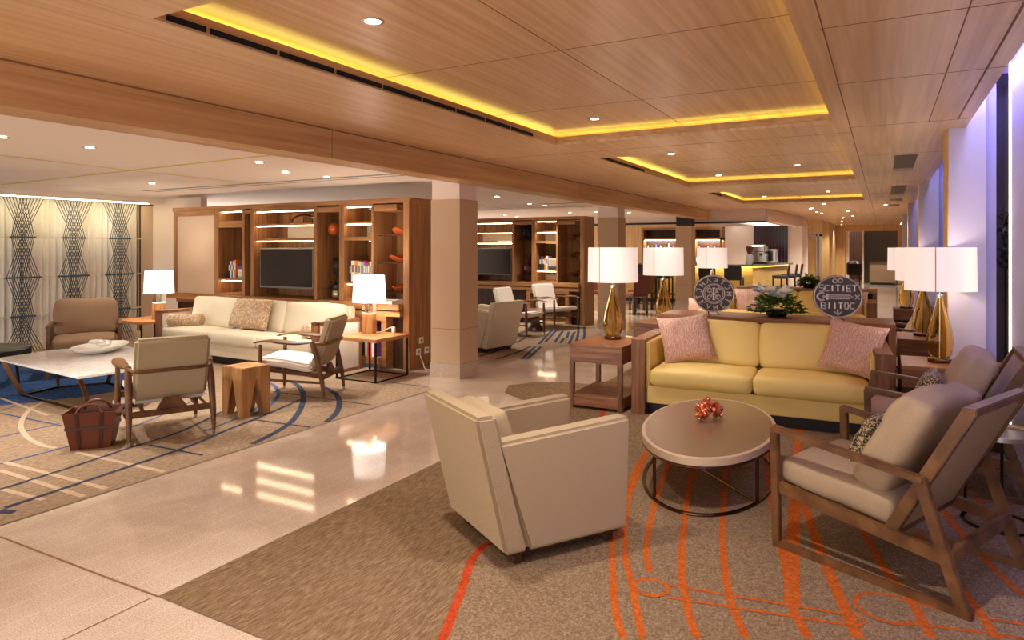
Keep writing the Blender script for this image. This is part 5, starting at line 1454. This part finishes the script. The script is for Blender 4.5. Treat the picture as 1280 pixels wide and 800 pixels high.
for k, (x, y) in enumerate(((-5.4,4.6), (-6.8,1.9), (-5.6,9.6), (-6.6,14.8))):
    lb = ['above the leather basket', 'near the camera', 'before the far bookcase', 'behind the far bookcase'][k]
    downlight('downlight in the white ceiling %s, out of view' % lb if False else 'recessed downlight %s' % lb, x, y, ZW-.003, 50, 100) if k != 0 or True else None
for k, p in enumerate(((1013,261), (1021,265), (1060,264), (1107,256), (1066,270))):
    x, y = W(*p, ZC-.003); y = min(y, 31)
    downlight('small downlight in the oak ceiling at the far end, %s' % (pos_words[k]+(' from left' if k else '')), x, y, ZC-.003, 60, 110, group='downlights at the far end')
for k, (x, y) in enumerate(((-3.3,20.0), (-3.6,21.4), (-5.4,20.6))):
    downlight('downlight over the bar, %s' % ['nearest', 'over the coffee machine', 'over the back bar'][k], x, y, (ZC if x > -4.1 else ZW)-.003, 60, 110)
for k, (x, y) in enumerate(((-1.2,16.9), (-1.6,18.6), (-1.6,21.5), (-1.2,25), (-1.4,28.5), (-.2,31.5), (-1.6,32.0))):
    downlight('downlight in the oak ceiling over the far aisle, %s' % pos_words[k].replace('leftmost', 'nearest'), x, y, ZC-.003, 85, 120, group='downlights over the far aisle')
# wash light slot above the string screens
t = thing('cove_light', 'linear wall washing light above the string screens', 'light', (-11.02, 5.85, ZB-.012))
bb = nb(); box(bb, -.015, .015, -1.2, 1.2, 0, .01); obj('light_strip', bb, emis('wash_strip', (255,244,190), 15), t, smooth=False)
# square ceiling vents by the window wall
for k, (p0_, p1_) in enumerate((((1115,192), (1156,214)), ((1112,231), (1139,244)), ((1111,248), (1131,251.5)), ((1110,255), (1128,257.5)))):
    a = W(p0_[0]+1, p1_[1], ZC); c = W(p1_[0], p0_[1], ZC)
    x0, x1 = .0+a[0], a[0]+.22; y0, y1 = min(a[1], c[1]), max(a[1], c[1])
    t = thing('ceiling_vent', 'square dark ceiling vent by the windows, %s of four' % ['nearest', 'second', 'third', 'farthest'][k], 'vent', ((x0+x1)/2, (y0+y1)/2, ZC-.001))
    bb = nb(); w, d = (x1-x0)/2, (y1-y0)/2; box(bb, -w, w, -d, d, -.001, .0); obj('opening', bb, 'ventbrown', t, smooth=False)
    bb = nb(); box(bb, -w, w, d-d*.4, d, -.002, -.001); obj('lip', bb, 'walnutx', t, smooth=False)
# lavender light in the slot between ceiling and window wall
def area(name, loc, rot, sx, sy, e, col):
    l = bpy.data.lights.new(name, 'AREA'); l.shape = 'RECTANGLE'; l.size = sx; l.size_y = sy; l.energy = e; l.color = col
    o = bpy.data.objects.new(name, l); COL.objects.link(o); o.location = loc; o.rotation_euler = rot; return o
area('window_slot_light', (.70, 3.0, 2.97), (0, 0, 0), .12, 6.5, 28, (.42,.42,1))
area('window_slot_light', (.68, 9.6, 2.97), (0, 0, 0), .12, 4.6, 17, (.42,.42,1))
area('window_slot_light', (.68, 15.0, 2.97), (0, 0, 0), .12, 4.6, 17, (.42,.42,1))
area('window_slot_light', (.68, 6.66, 2.97), (0, 0, 0), .14, .14, 3, (.5,.48,1))

area('bar_edge_strip', (-5.1, YB-.1, 1.04), (0,0,0), 4.0, .03, 9, (1,.8,.42))
# ================================================================== CAMERA, WORLD, VIEW
cam = bpy.data.cameras.new('camera'); co = bpy.data.objects.new('camera', cam); COL.objects.link(co)
co.location = (0, 0, H); co.rotation_euler = (PI/2, 0, YAW)
cam.sensor_width = 36; cam.sensor_fit = 'HORIZONTAL'; cam.lens = F/1280*36
cam.shift_y = -(400-Y0)/1280; cam.clip_start = .05; cam.clip_end = 200
SC.camera = co
w = bpy.data.worlds.new('world'); SC.world = w; w.use_nodes = True
w.node_tree.nodes['Background'].inputs[0].default_value = (1, .95, .87, 1)
w.node_tree.nodes['Background'].inputs[1].default_value = 1.5
SC.view_settings.view_transform = 'Standard'; SC.view_settings.look = 'None'
SC.view_settings.gamma = 1; SC.view_settings.use_curve_mapping = False
SC.view_settings.exposure = 1.12
